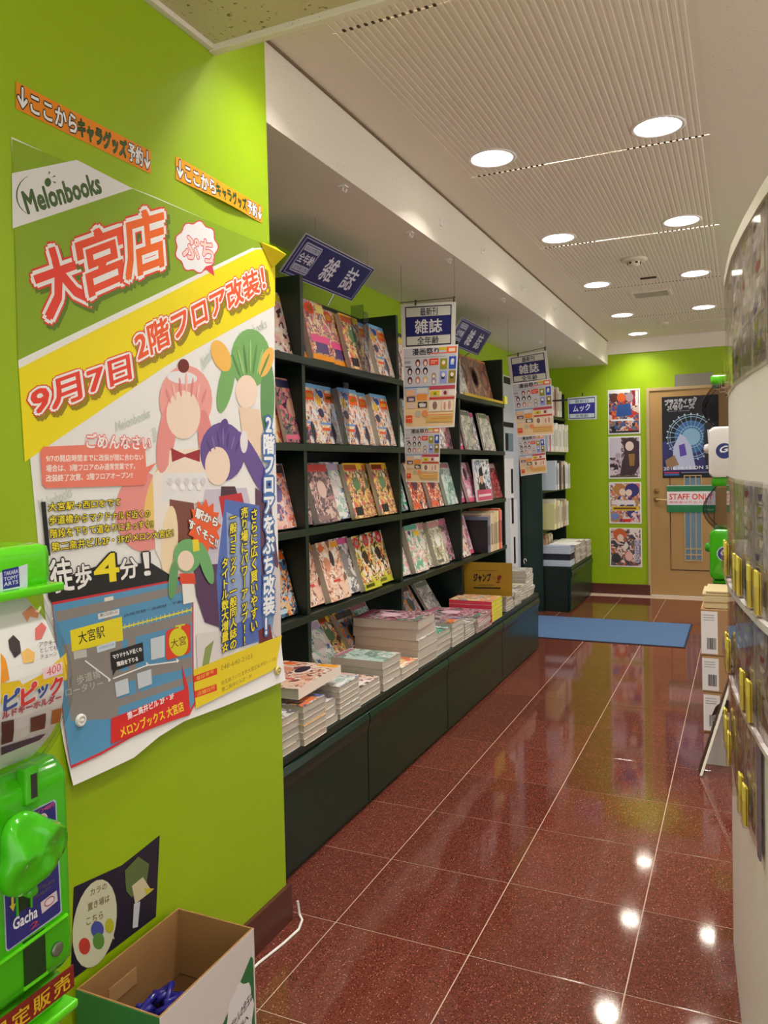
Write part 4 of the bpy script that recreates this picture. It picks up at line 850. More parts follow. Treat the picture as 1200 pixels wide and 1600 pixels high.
big('大', (74, 500), (144, 470), (42, 402), fill=(238, 66, 52)); big('宮', (132, 466), (199, 436), (116, 371), fill=(238, 76, 40)); big('店', (196, 438), (258, 414), (188, 340), fill=(242, 106, 30))
pe(305, 386, 34, 40, (220, 60, 80), 48, .07, 9); pp([(318, 420), (334, 432), (330, 412)], (220, 60, 80)); pe(305, 386, 32, 38, (240, 240, 246), 48, .07, 9)
tx('ぷち', (284, 402), (333, 412), (282, 366), [(.06, (214, 50, 90)), (.03, (250, 214, 206))])
SH2 = (150, 130, 10)
big('9月7日', (52, 652), (203, 592), (46, 608), SH2, .135, .10, (234, 64, 48), 5, 7)
big('2階フロア改装！', (214, 566), (413, 452), (206, 520), SH2, .135, .10, (238, 90, 40), 5, 7)
# faint logo repeats on the white ground
for bl, br, tl in (((374, 535), (415, 512), (372, 520)), ((245, 690), (240, 668), (236, 692)), ((62, 800), (112, 776), (58, 782)), ((165, 800), (212, 780), (162, 782)), ((180, 675), (232, 652), (178, 660)), ((315, 580), (330, 560), (311, 560))): tx('Melonbooks', bl, br, tl, [(.02, (206, 216, 206))])
# plain colour shapes in place of the printed figures (left generic)
PK, PE_, PU, GR, BR, CRM = (240, 166, 160), (248, 224, 206), (100, 74, 150), (120, 176, 100), (122, 66, 52), (244, 236, 232)
pe(222, 800, 44, 62, (236, 150, 146)); pe(250, 770, 22, 60, (244, 206, 120), rot=.3); pp([(236, 742), (262, 720), (282, 900), (262, 905), (240, 860)], CRM)
pe(390, 560, 30, 46, GR); pe(352, 600, 12, 46, GR, rot=.2); pe(416, 620, 10, 60, (96, 150, 90)); pe(344, 556, 14, 26, (244, 190, 90), rot=-.4); pe(414, 566, 9, 24, (244, 190, 90), rot=.3); pe(384, 612, 17, 26, PE_); pp([(372, 636), (404, 640), (418, 720), (380, 700)], (240, 214, 190))
pe(288, 625, 42, 54, PK); pe(258, 680, 14, 60, (236, 150, 146), rot=.15); pe(320, 690, 12, 50, (228, 140, 140), rot=-.1); pe(284, 648, 27, 38, PE_); pe(282, 590, 24, 10, (238, 236, 244), rot=.1); pe(284, 572, 9, 11, (110, 30, 20))
pp([(262, 704), (318, 700), (322, 776), (298, 790), (256, 782)], (246, 230, 214)); pp([(254, 740), (322, 738), (326, 784), (250, 786)], (236, 236, 240)); pp([(264, 700), (286, 710), (310, 702), (310, 722), (286, 714), (266, 722)], (160, 24, 40))
pp([(262, 780), (300, 786), (306, 850), (276, 866), (262, 820)], BR); pe(262, 850, 13, 60, (248, 226, 190), rot=.05)
pe(346, 706, 36, 46, PU); pe(398, 730, 12, 62, PU, rot=-.45); pe(338, 728, 20, 30, PE_); pe(348, 668, 7, 14, (90, 60, 140), rot=.2); pe(380, 690, 6, 18, (236, 232, 240))
pp([(318, 765), (384, 762), (400, 830), (392, 930), (330, 930), (312, 800)], (206, 200, 220)); pp([(344, 760), (366, 760), (372, 780), (342, 786)], (70, 30, 50)); pp([(340, 776), (376, 770), (386, 810), (372, 800), (356, 784), (346, 810)], (190, 20, 40))
pp([(398, 762), (420, 780), (432, 880), (424, 960), (400, 900)], (90, 50, 80)); pp([(300, 884), (352, 880), (366, 960), (352, 984), (318, 972), (304, 930)], (84, 50, 90)); pp([(350, 780), (404, 790), (410, 1000), (344, 1020), (336, 900)], (80, 110, 190)); pp([(352, 800), (400, 820), (398, 960), (356, 980)], (150, 170, 216))
pp([(304, 990), (350, 985), (346, 1050), (306, 1052)], (226, 222, 224)); pp([(318, 1012), (332, 1000), (322, 1046), (312, 1046)], (140, 160, 90)); pp([(420, 880), (434, 890), (436, 1000), (424, 990)], (216, 206, 206)); pe(418, 950, 8, 40, (120, 160, 200)); pp([(402, 985), (420, 975), (424, 1000), (404, 1010)], (110, 30, 40))
for k in range(7):
    pe(260+k*9.4, 598+abs(k-3)*7, 1.8, 17-abs(k-3)*1.5, ((228, 140, 138), (250, 190, 182))[k % 2], 10, rot=(k-3)*.10)
    pe(324+k*7.6, 682+abs(k-3)*5, 1.5, 14-abs(k-3)*1.2, ((78, 54, 124), (130, 104, 180))[k % 2], 10, rot=(k-3)*.12)
    pe(368+k*7.2, 556+abs(k-3)*5, 1.6, 26-abs(k-3)*2, ((92, 146, 78), (160, 204, 130))[k % 2], 10, rot=(k-3)*.12)
for k in range(9): pe(262+k*6.6, 752+(k % 2)*9, 4.2, 5.5, ((222, 218, 226), (250, 250, 252))[k % 2], 10)
# speech panel
pp([(61, 706), (66, 698), (216, 692), (223, 698), (225, 730), (241, 723), (226, 742), (226, 752), (221, 758), (70, 763), (64, 757)], (240, 128, 110))
tx('ごめんなさい', (133, 700), (232, 703), (133, 677), [(.09, (232, 120, 120)), (.03, (248, 240, 240))])
for i, s_ in enumerate(('9/7の開店時間までに改装が間に合わない', '場合は、3階フロアのみ通常営業です。', '改装終了次第、2階フロアオープン!!')):
    x1 = (220, 208, 204)[i]; tx(s_, (70, 722+i*15.5), (x1, 719+i*14.0), (70, 711+i*15.5), [(.03, (252, 236, 232))])
pp([(62, 784), (69, 784), (77, 868), (70, 868)], (16, 16, 16))
for s_, bl, br, tl in (('大宮駅→西口をでて', (74, 799), (185, 790), (74, 786)), ('歩道橋からマクドナルド近くの', (75, 820), (231, 808), (75, 806)), ('階段を下りて道なりにまっすぐ!!', (77, 841), (236, 824), (76, 827)), ('第二高井ビル2F・3Fがメロン大宮店！', (79, 862), (268, 838), (78, 848))):
    tx(s_, bl, br, tl, [(.09, (18, 18, 16)), (.02, (244, 226, 40))])
pp([(70, 912), (150, 884), (215, 880), (232, 879), (262, 898), (290, 906), (80, 943), (74, 935)], (18, 16, 18))
for s_, bl, br, tl, c in (('徒', (80, 927), (114, 921), (73, 876), WH), ('歩', (117, 921), (141, 916), (115, 884), WH), ('4', (147, 911), (183, 906), (144, 868), (244, 226, 30)), ('分', (186, 906), (213, 901), (183, 874), WH), ('！', (223, 899), (231, 898), (220, 864), WH)):
    tx(s_, bl, br, tl, [(.07, (16, 16, 16)), (.03, c)])
# map panel
MBL, GY = (84, 150, 196), (140, 134, 132)
pp([(79, 941), (288, 902), (299, 912), (299, 1098), (288, 1116), (240, 1132), (200, 1150), (150, 1178), (104, 1199)], (206, 40, 50))
pp([(80, 945), (287, 905), (297, 914), (297, 1096), (286, 1113), (240, 1129), (200, 1146), (150, 1174), (104, 1195)], MBL)
pp([(83, 956), (280, 914), (297, 918), (297, 926), (280, 926), (86, 972)], GY); pp([(160, 950), (172, 948), (172, 975), (161, 978)], GY)
pp([(98, 1010), (190, 985), (297, 958), (297, 975), (256, 984), (255, 990), (200, 1003), (196, 1030), (205, 1060), (180, 1066), (176, 1090), (181, 1106), (290, 1068), (297, 1064), (297, 1048), (270, 1058), (215, 1076), (211, 1050), (297, 1028), (297, 1040), (180, 1080), (182, 1112), (160, 1125), (112, 1126)], GY) if False else None
pp([(96, 1008), (186, 984), (297, 958), (297, 972), (188, 1000), (184, 1060), (180, 1122), (108, 1126)], GY); pp([(180, 1050), (296, 1026), (297, 1042), (180, 1068)], GY); pp([(180, 1092), (290, 1056), (297, 1052), (297, 1064), (182, 1104)], GY); pp([(196, 998), (208, 995), (210, 1050), (198, 1054)], GY); pp([(208, 1050), (212, 1049), (214, 1090), (210, 1092)], GY)
pp([(107, 985), (187, 963), (189, 1000), (110, 1018)], (236, 220, 30)); tx('大宮駅', (121, 1007), (161, 995), (119, 988), [(.01, (20, 20, 10))])
pp([(150, 959), (183, 951), (183, 960), (151, 968)], (226, 226, 226)); tx('東口(出口)', (153, 965), (180, 958), (153, 959), [(.01, (50, 50, 60))])
pp([(160, 934), (174, 931), (174, 937), (160, 940)], (232, 226, 214))
pp([(188, 979), (296, 951), (296, 953.5), (188, 981.5)], (230, 220, 60))
for i in range(16): x = 191+i*6.9; y = 979.6-(x-188)*.259; pp([(x, y-3.6), (x+1.2, y-3.9), (x+1.2, y+3.6), (x, y+3.9)], (230, 220, 60))
tx('JR埼京線・高崎線・宇都宮線', (190, 965), (294, 939), (190, 959), [(0, (60, 70, 90))])
pp([(148, 1010), (177, 1000), (177, 1011), (149, 1020)], (206, 220, 236)); tx('大宮駅西口広場', (151, 1015), (175, 1008), (151, 1011), [(0, (90, 120, 170))]); pp([(112, 1018), (132, 1014), (133, 1026), (113, 1030)], (196, 196, 196))
pp([(255, 987), (260, 983), (290, 974), (294, 977), (294, 1016), (290, 1021), (258, 1031), (255, 1028)], (222, 60, 30)); pe(275, 1003, 15, 22, (220, 214, 30), rot=-.1); pp([(270, 977), (285, 974), (285, 976.5), (279, 978), (279, 982), (275, 983), (275, 979), (270, 980)], (220, 214, 60)); tx('大宮', (263, 1013), (287, 1006), (262, 999), [(.01, (120, 70, 10))])
pp([(169, 1019), (219, 1003), (221, 1032), (178, 1047), (173, 1056), (173, 1047), (171, 1046)], (20, 20, 24)); tx('マクドナルド近くの', (174, 1030), (218, 1017), (172, 1023), [(.04, WH)]); tx('階段を下りる', (180, 1041), (212, 1032), (179, 1034), [(.04, WH)])
for q in (((231, 998), (253, 992), (253, 1026), (232, 1031)), ((176, 1066), (196, 1059), (198, 1082), (178, 1089)), ((210, 1052), (232, 1045), (233, 1068), (212, 1076))): pp(q, (204, 214, 226))
for s_, bl, br, tl in (('デニーズ', (235, 1008), (250, 1004), (235, 1003)), ('そごう大宮', (180, 1076), (194, 1071), (180, 1071)), ('アルシェ', (214, 1062), (230, 1057), (214, 1057))): pass
def ln(a, b, w, c):
    A, B = P_(*a), P_(*b); p.line(A, B, w, c)
ln((130, 1032), (168, 1061), .003, WH); ln((173, 1060), (226, 1039), .003, WH); ln((228, 1039), (272, 1033), .003, WH)
for x, y, a in ((170, 1062, .6), (229, 1038, -.35), (276, 1032, -.15)): pp([(x, y), (x-5, y-4.5), (x-4, y+3.5)], WH)
tx('歩道橋', (118, 1070), (154, 1058), (116, 1056), [(0, (206, 206, 200))]); tx('ロータリー', (100, 1088), (158, 1072), (99, 1076), [(0, (206, 206, 200))])
pp([(169, 1122), (283, 1076), (280, 1038), (289, 1073), (289, 1114), (166, 1161)], (216, 34, 34)); tx('第二高井ビル 2F・3F', (194, 1124), (266, 1091), (193, 1113), [(.03, WH)]); tx('メロンブックス 大宮店', (182, 1152), (280, 1109), (180, 1136), [(.03, (240, 214, 30))])
# address strip
pp([(298, 1046), (436, 992.5), (430, 1018), (426, 1040), (418, 1048), (298, 1106)], (232, 208, 10))
for q, s_ in ((((297.5, 1056), (335, 1043), (335, 1053), (297.5, 1066)), '電話番号'), (((297.5, 1079.5), (333, 1068), (333, 1078), (297.5, 1090)), '店舗住所')):
    pp(q, (222, 50, 20)); tx(s_, (302, q[3][1]-3), (330, q[2][1]-2), (302, q[0][1]+1), [(0, (240, 200, 60))])
tx('048-640-2103', (341, 1047.5), (391, 1028), (341, 1040), [(0, (150, 130, 10))]); tx('埼玉県さいたま市大宮区桜木町1-1-102', (340, 1071), (426, 1031), (340, 1064), [(0, (130, 110, 10))]); tx('第二高井ビル2F・3F', (340, 1081), (388, 1058), (340, 1074), [(0, (130, 110, 10))])
# starburst
pp([(316+(27 if i % 2 else 20)*math.cos(i*math.pi/13+.2), 823+(44 if i % 2 else 33)*math.sin(i*math.pi/13+.2)) for i in range(26)], (238, 92, 30))
tx('駅から', (301, 808), (336, 824), (303, 794), [(.10, K), (.05, WH)]); tx('すぐそこ!!', (290, 824), (336, 856), (292, 810), [(.10, K), (.05, WH)])
pe(289, 868, 22, 26, (110, 176, 110)); pe(318, 880, 9, 34, (110, 176, 110), rot=-.3); pe(266, 906, 7, 30, (100, 160, 100), rot=.1); pe(286, 876, 13, 16, PE_); pp([(276, 896), (300, 896), (302, 912), (278, 914)], (222, 70, 30)); pp([(280, 912), (298, 912), (300, 940), (282, 944)], (240, 240, 236)); pp([(296, 843), (306, 843), (308, 860), (298, 862)], (240, 220, 30))
def vt(s_, x0, x1, y0, y1, st, sl=0): s2 = '\n'.join(('｜' if c == 'ー' else c) for c in s_); tx(s2, (x0+sl, y1), (x1+sl, y1-6), (x0, y0), st)
vt('2階フロアをぷち改装！', 408, 424, 652, 992, [(.16, (60, 110, 180)), (.04, (244, 248, 252))], 1)
YS = [(.10, (20, 24, 60)), (.03, (244, 230, 40))]
vt('さらに広く買いやすい', 389, 400, 797, 988, YS); vt('売り場にパワーアップ!!', 374, 385, 794, 1010, YS); vt('一般コミック・一般同人誌の', 356, 367, 809, 1016, YS); vt('タイトル数大増量☆', 343, 354, 874, 1021, YS)
p.build('printing', t, world=True, cuts=CUTS)
MB().prism([PF(*P_(404, 378), .002), PF(*P_(426, 386), .002), Vector((XP+.045, 1.915, PF(*P_(424, 400), 0).z)), PF(*P_(422, 420), .002)], (.0004, 0, 0), ink((226, 206, 10))).build('folded_corner', t, world=True)
for i, (u, v) in enumerate(((122, 1125), (427, 1047))):
    q = P_(u, v); M = Matrix.Translation((curl(*q)-.001, q[0], q[1]))
    MB().lathe([(.011, 0), (.013, .004), (.012, .009), (.008, .011), (.0075, .008), (.004, .008), (.004, .011), (.001, .012)], WHITE if i == 0 else flat((214, 200, 130), .3, 0), 24, M, 'X').build('wall_pin', t, True, world=True)
    tag(bpy.data.objects['wall_pin' if i == 0 else 'wall_pin.001'], ('round white pin', 'round yellowish pin')[i])
# orange strips
for i, q in enumerate((((24, 127.5), (235, 236), (235, 272), (24, 170)), ((274, 243.5), (409, 322), (409, 349), (274, 280)))):
    c = [P_(*a) for a in q]
    t = empty('reservation_strip', (XP, c[3][0], c[3][1])); tag(t, ('long orange strip notice on the lime wall above the poster, left one', 'yellow orange strip notice on the lime wall, the right one near the edge')[i], 'sign')
    def SF(a, b, l, c=c, i=i): return Vector((XP+.0012+l+(.010*(math.sin(a*math.pi)**2)*b if i else 0), c[0][0]*(1-a)*(1-b)+c[1][0]*a*(1-b)+c[2][0]*a*b+c[3][0]*(1-a)*b, c[0][1]*(1-a)*(1-b)+c[1][1]*a*(1-b)+c[2][1]*a*b+c[3][1]*(1-a)*b))
    p = Print(SF, .00005); CC = [(0, [j/12 for j in range(1, 12)])]
    p.poly([(0, 0), (1, 0), (1, 1), (0, 1)], (238, 140, 20) if i == 0 else (242, 160, 10)); p.build('paper', t, world=True, cuts=CC)
    p = Print(lambda a, b, l: SF(a, b, l+.0004), .00005); WK = [(.09, K), (.035, WH)]
    p.text('↓', (.01, .85), (.07, .85), (.01, .12), WK); p.text('ここから', (.09, .85), (.40, .85), (.09, .15), WK); p.text('キャラグッズ', (.41, .86), (.785, .86), (.41, .14), [(.05, (30, 70, 20))] if i else [(.07, (20, 50, 14)), (.0, (60, 100, 40))]); p.text('予約', (.80, .86), (.925, .86), (.80, .12), WK); p.text('↓', (.94, .85), (.99, .85), (.94, .12), WK)
    p.build('lettering', t, world=True, cuts=CC)

# ================================================================== CAPSULE MACHINES
DOME = clear((244, 246, 246), .98, .02, 'clear_dome', 1.4); DOME2 = clear((222, 222, 226), .92, .05, 'grey_dome', 1.3)
LIMEL = flat((92, 214, 24), .14, 0, coat=.5)
def domeprof(h, z0, back, bulge, n=14):
    return [(back-bulge*math.sin(math.pi*(i/n)**.92), z0+h*i/n) for i in range(n+1)]
def capsule_machine(label, loc, rz, W, D, hb, hd, hl, body, lid, dome, group, flange=True):
    t = empty('capsule_machine', loc, rz); tag(t, label, 'capsule machine', group); w = W/2
    b = MB(); poly = [(-w, .018, 0), (-w, 0, .02), (-w, 0, hb-.022), (-w, .022, hb), (-w, D, hb+.0), (-w, D, 0)]
    bm = bmesh.new(); vs = [bm.verts.new(q) for q in poly]+[bm.verts.new((w, q[1], q[2])) for q in poly]; n = len(poly)
    bm.faces.new(vs[:n]); bm.faces.new(vs[n:][::-1])
    for i in range(n): bm.faces.new([vs[i], vs[n+i], vs[n+(i+1) % n], vs[(i+1) % n]])
    bmesh.ops.recalc_face_normals(bm, faces=bm.faces); bmesh.ops.bevel(bm, geom=bm.edges[:], offset=.012, segments=3, affect='EDGES', profile=.55)
    b.bm(bm, body); b.build('body', t, True)
    # dome: curved front, flat clear sides
    pr = domeprof(hd, hb, .024, .058); wd = w-.018; sec = 8
    g = MB(); g.nonormal = True; rows = []
    for (yy, zz) in pr:
        row = [(-wd, D*.62, zz), (-wd, yy+.012, zz)]
        for k in range(1, sec): a = k/sec; row.append((-wd+.012*(1-math.cos(math.pi/2*a)) if 0 else -wd+.014*a, yy+.012*(1-math.sin(a*math.pi/2)), zz))
        row += [(wd-.014*a/1.0, yy+.012*(1-math.sin(a*math.pi/2)), zz) for a in [1-k/sec for k in range(1, sec)]]
        row += [(wd, yy+.012, zz), (wd, D*.62, zz)]; rows.append(row)
    m_ = len(rows[0]); vv = [q for r in rows for q in r]
    g.add(vv, [[j*m_+i, j*m_+i+1, (j+1)*m_+i+1, (j+1)*m_+i] for j in range(len(rows)-1) for i in range(m_-1)], dome); g.build('dome', t, True)
    for s_ in (-1, 1): MB().tube([(s_*wd, yy+.006, zz) for yy, zz in pr], .0035, dome, 6).build('dome_rim', t, True)
    MB().box(-wd+.004, wd-.004, D*.62, D-.01, hb, hb+hd, flat((222, 222, 224), .4, 0)).build('back_wall', t)
    z = hb+hd
    l = MB().box(-w+.006, w-.006, .012, D, z+.006, z+hl, lid, .014)
    if flange: l.box(-w, w, -.004, D, z-.002, z+.010, lid, .003)
    l.build('lid', t, True)
    return t, pr, wd
# near machine, against the lime wall; front faces the aisle
MX, MY, ZM = -.87, .66, .60
def near_machine(label, z0, hb, hd, hl): return capsule_machine(label, (MX, MY, z0), math.pi/2, .30, .325, hb, hd, hl, LIME, LIMEL, DOME, 'green capsule machines stacked by the lime wall')
t2, _, _ = near_machine('lower green capsule machine by the lime wall, mostly below the view', 0, .30, .245, .052)
t, pr, wd = near_machine('near green capsule machine with a big knob beside the cardboard box', ZM, .305, .235, .066)
TM = t
# display card inside the dome
def cardx(z):
    k = max(0, min(len(pr)-1.001, (z-pr[0][1])/(pr[-1][1]-pr[0][1])*(len(pr)-1))); i = int(k); f = k-i
    return pr[i][0]*(1-f)+pr[i+1][0]*f
def CF(y, z, l): zz = z-ZM; return Vector((MX-cardx(zz)-.010+l, y, z))
c0 = empty_y = MY-wd+.006; c1 = MY+wd-.008
ZZ = [ZM+.305+.235*i/14 for i in range(1, 14)]
p = Print(CF); p.poly([(c0, ZM+.312), (c1-.012, ZM+.312), (c1, ZM+.345), (c1, ZM+.50), (c1-.012, ZM+.532), (c0, ZM+.532)], (234, 230, 230), 0); p.build('display_card', t, world=True, cuts=[(1, ZZ)])
p = Print(lambda a, b, l: CF(a, b, l+.0008))
def C_(u, v):
    q = atx(u, v, MX-.004); z = q.z
    for _ in range(3): q = atx(u, v, MX-cardx(z-ZM)-.010); z = q.z
    return (q.y, q.z)
def cp(pts, c): p.poly([C_(*q) for q in pts], c)
def ct(s_, bl, br, tl, st): p.text(s_, C_(*bl), C_(*br), C_(*tl), st)
cp([(0, 1068), (30, 1063), (34, 1070), (62, 1055), (92, 1030), (103, 1020), (104, 1062), (60, 1076), (0, 1100)], (230, 190, 30))
cp([(0, 1020), (8, 1030), (14, 1062), (0, 1068)], (236, 150, 40)); cp([(34, 958), (48, 946), (60, 956), (58, 966), (46, 963), (42, 972)], (236, 150, 110)); cp([(12, 1000), (20, 992), (30, 1002), (32, 1020), (22, 1028), (14, 1014)], (60, 44, 50)); cp([(32, 1020), (42, 1012), (54, 1020), (52, 1034), (36, 1036)], (240, 190, 110)); cp([(54, 982), (64, 972), (72, 980), (64, 998), (54, 1000)], (226, 110, 110))
cp([(64, 1045), (96, 1034), (97, 1052), (67, 1062)], (236, 206, 216)); ct('400', (72, 1057), (94, 1048), (72, 1044), [(0, (220, 80, 80))])
ct('アクキー', (60, 1011), (88, 1006), (60, 1003), [(0, (70, 60, 70))]); ct('としても', (62, 1020), (88, 1015), (62, 1013), [(0, (70, 60, 70))]); ct('チェーン', (62, 1030), (88, 1024), (62, 1023), [(0, (70, 60, 70))])
for s_, bl, br, tl, c in (('ピ', (4, 1112), (28, 1100), (6, 1086), (60, 80, 150)), ('ピ', (32, 1104), (56, 1092), (32, 1076), (220, 60, 60)), ('ッ', (58, 1092), (73, 1084), (58, 1076), (50, 80, 150)), ('ク', (77, 1088), (96, 1078), (77, 1064), (214, 50, 50))): ct(s_, bl, br, tl, [(.09, (226, 226, 232)), (.05, c)])
ct('ルドキーホルダー', (2, 1124), (94, 1094), (2, 1112), [(.04, (190, 70, 90))])
cp([(0, 1128), (20, 1124), (18, 1158), (0, 1164)], (90, 50, 50)); cp([(46, 1122), (70, 1114), (68, 1138), (46, 1144)], (110, 60, 50)); cp([(80, 1110), (95, 1106), (92, 1128), (78, 1132)], (190, 110, 50)); cp([(0, 1168), (70, 1146), (60, 1156), (0, 1180)], (80, 50, 90))
p.build('card_printing', t, world=True, cuts=[(1, ZZ)])
# label on the lid
def L_(u, v, x=MX-.0115): q = atx(u, v, x); return (q.y, q.z)
p = Print(lambda a, b, l: Vector((MX-.0115+l, a, b)))
p.poly([L_(*q) for q in ((-30, 905), (43, 881), (43, 917), (-30, 936))], (206, 212, 230)); p.poly([L_(*q) for q in ((3, 891), (29, 885), (31, 916), (5, 921))], (40, 44, 140))
for s_, y in (('TAKARA', 0), ('TOMY', 8.5), ('ARTS', 16.5)): p.text(s_, L_(6, 900+y), L_(28, 895+y), L_(6, 894+y), [(.02, (214, 216, 236))])
p.build('lid_label', t, world=True)
# front of the body: label, knob, lever, outlet, sign
N_ = lambda u, v: L_(u, v, MX+.001)
p = Print(lambda a, b, l: Vector((MX+.0006+l, a, b))); LB = [(5, 1384), (30, 1376), (52, 1320), (58, 1300), (46, 1272), (50, 1266), (85, 1249), (88, 1252), (97, 1424), (94, 1428), (12, 1487), (9, 1484)]
p.poly([N_(*q) for q in LB], (170, 176, 200)); cxl, cyl = 52, 1370
p.poly([N_(cxl+(a-cxl)*.955, cyl+(b-cyl)*.975) for a, b in LB], (36, 36, 120))
p.ell(*N_(67, 1283), .0085, .0105, (222, 200, 196)); p.ell(*N_(77, 1307), .0095, .0115, (222, 200, 196)); p.ell(*N_(78, 1331), .0068, .009, (214, 196, 194)); p.ell(*N_(67, 1334), .006, .0085, (200, 190, 190)); p.ell(*N_(67, 1283), .006, .008, (230, 150, 130))
for q in (((63, 1296), (71, 1293), (68, 1310), (62, 1310)), ((55, 1345), (63, 1340), (60, 1352), (53, 1356))): p.poly([N_(*a) for a in q], (214, 60, 50))
p.text('コイン400円', N_(52, 1276), N_(84, 1260), N_(52, 1269), [(.02, (220, 90, 140))])
for i in range(4): p.text('カプセルの出し方です', N_(50, 1374+i*11), N_(85-(i % 2)*6, 1359+i*10), N_(50, 1368+i*11), [(0, (130, 120, 60))])
p.poly([N_(*a) for a in ((63, 1410), (88, 1391), (90, 1407), (65, 1428))], (206, 196, 206)); p.ell(*N_(77, 1408), .009, .006, (150, 70, 90)); p.ell(*N_(77, 1408), .0075, .0045, (220, 206, 210))
p.text('Gacha', N_(20, 1454), N_(58, 1432), N_(20, 1436), [(.03, (226, 228, 240))]); p.poly([N_(*a) for a in ((17, 1392), (21, 1390), (21, 1412), (24, 1411), (20, 1424), (14, 1416), (17, 1414))], (210, 190, 40)); p.text('2', N_(46, 1454), N_(60, 1444), N_(46, 1445), [(0, (190, 60, 80))])
p.build('instruction_label', t, world=True)
kq = N_(24, 1322); KM = Matrix.Translation((MX, kq[0], kq[1]))
kb = MB(); kv = []; kf = []; SG_ = 64; PRF = [(.032, 0), (.034, .010), (.044, .016), (.049, .026), (.047, .037), (.040, .044), (.028, .047), (.014, .050), (.0005, .052)]
for r_, z_ in PRF:
    for q_ in range(SG_): a = 2*math.pi*q_/SG_; rr_ = r_*(1+(.15*math.cos(3*a+.4) if z_ > .012 else 0)); kv.append(KM @ Vector((z_*(1-.16*math.cos(3*a+.4)*(r_ > .02)*(r_ < .045)), rr_*math.cos(a), rr_*math.sin(a))))
for j_ in range(len(PRF)-1):
    for q_ in range(SG_): kf.append([j_*SG_+q_, j_*SG_+(q_+1) % SG_, (j_+1)*SG_+(q_+1) % SG_, (j_+1)*SG_+q_])
kb.add(kv, kf, LIME); kb.build('knob', t, True, world=True)
q = N_(48, 1225); MB().box(MX-.012, MX+.006, q[0]-.012, q[0]+.010, q[1]-.026, q[1]+.024, LIME, .003).build('coin_slot_frame', t, world=True)
MB().box(MX+.0055, MX+.0065, q[0]-.004, q[0]+.006, q[1]-.018, q[1]+.014, flat((60, 60, 60), .3, 0, metal=.5)).build('coin_slot', t, world=True)
q = N_(36, 1396); MB().box(MX, MX+.0015, q[0]-.010, q[0]+.010, q[1]-.022, q[1]+.022, LIMEDK).box(MX+.001, MX+.004, q[0]-.012, q[0]-.010, q[1]-.024, q[1]+.024, LIME).box(MX+.001, MX+.004, q[0]+.010, q[0]+.012, q[1]-.024, q[1]+.024, LIME).build('lever_slot', t, world=True)
MB().box(MX+.001, MX+.022, q[0]-.008, q[0]+.008, q[1]+.0, q[1]+.012, LIME, .004).build('lever', t, True, world=True)
q = N_(55, 1495); MB().box(MX, MX+.0015, q[0]-.018, q[0]+.017, q[1]-.030, q[1]+.030, LIMEDK).box(MX, MX+.003, q[0]-.02, q[0]+.019, q[1]-.034, q[1]-.030, LIMEL).build('coin_return', t, world=True)
q = N_(89, 1483); MB().lathe([(.0095, 0), (.0095, .003), (.006, .004), (.001, .0035)], flat((120, 130, 110), .3, 0, metal=.6), 20, Matrix.Translation((MX, q[0], q[1])), 'X').build('lock', t, True, world=True)
a_, b_ = N_(104, 1429), N_(4, 1502); MB().tube([(MX+.002, a_[0], a_[1]), (MX+.002, b_[0], b_[1]+.0), (MX+.002, b_[0]-.14, b_[1]+.002)], .003, LIMEL, 6).build('front_ridge', t, world=True)
q0, q1 = N_(111, 1508), N_(112, 1540)
MB().box(MX+.004, MX+.006, MY-.14, q0[0], q1[1], q0[1]+.002, ink((120, 24, 12))).build('red_sign', t, world=True)
p = Print(lambda a, b, l: Vector((MX+.0064+l, a, b))); hh = q0[1]-q1[1]
for i, s_ in enumerate('限定販売'): y1 = q0[0]-.008-(3-i)*.034; p.text(s_, (y1-.028, q1[1]+.004), (y1, q1[1]+.004), (y1-.028, q0[1]-.003), [(.02, (206, 170, 30))])
p.build('red_sign_lettering', t, world=True)
# far machines (fronts face left, sides face the camera)
FX, FY = -.160, 4.56
for i, (z0, hb, hd, hl, bm_, ld, dm, lb) in enumerate(((1.214, .262, .215, .052, WHITE, LIMEL, DOME2, 'white capsule machine with a green lid, topmost of the far stack'), (.683, .262, .217, .050, LIME, LIME, DOME2, 'bright green capsule machine in the middle of the far stack'), (.15, .26, .24, .028, LIME, LIME, DOME2, 'lowest capsule machine of the far stack, hidden behind the cartons'))):
    t, pr, wd = capsule_machine(lb, (FX, FY, z0), -math.pi/2, .32, .34, hb, hd, hl, bm_, ld, dm, 'far stack of capsule machines', flange=False)
    kc = bm_
    MB().lathe([(.026, 0), (.026, .012), (.020, .026), (.001, .030)], kc, 20, Matrix.Translation((FX, FY, z0+hb*.58)) @ Matrix.Rotation(math.pi, 4, 'Z'), 'X').build('knob', t, True, world=True)
    if i < 2:
        p = Print(lambda a, b, l: Vector((a, FY-.16-.0006-l, b)), .0001); cx, cz = FX+.075, z0+hb*.52
        NB = (34, 50, 120)
        p.ell(cx, cz, .040, .040, (210, 214, 230) if i else NB, 28); p.ell(cx, cz, .036, .036, NB if i else NB, 28)
        p.text('Gacha', (cx-.022, cz-.012), (cx+.125, cz+.020), (cx-.020, cz+.020), [(.05, NB), (.03, (244, 244, 250))]); p.build('side_logo', t, world=True)
t = empty('machine_stand', (.0, FY, 0)); tag(t, 'low dark frame under the far stack of capsule machines', 'stand')
mb = MB()
for x in (FX+.02, FX+.32):
    for y in (FY-.14, FY+.14): mb.box(x-.012, x+.012, y-.012, y+.012, 0, .135, BK)
mb.build('legs', t, world=True); MB().box(FX+.0, FX+.34, FY-.16, FY+.16, .135, .1495, BK, .003).build('top_frame', t, world=True)

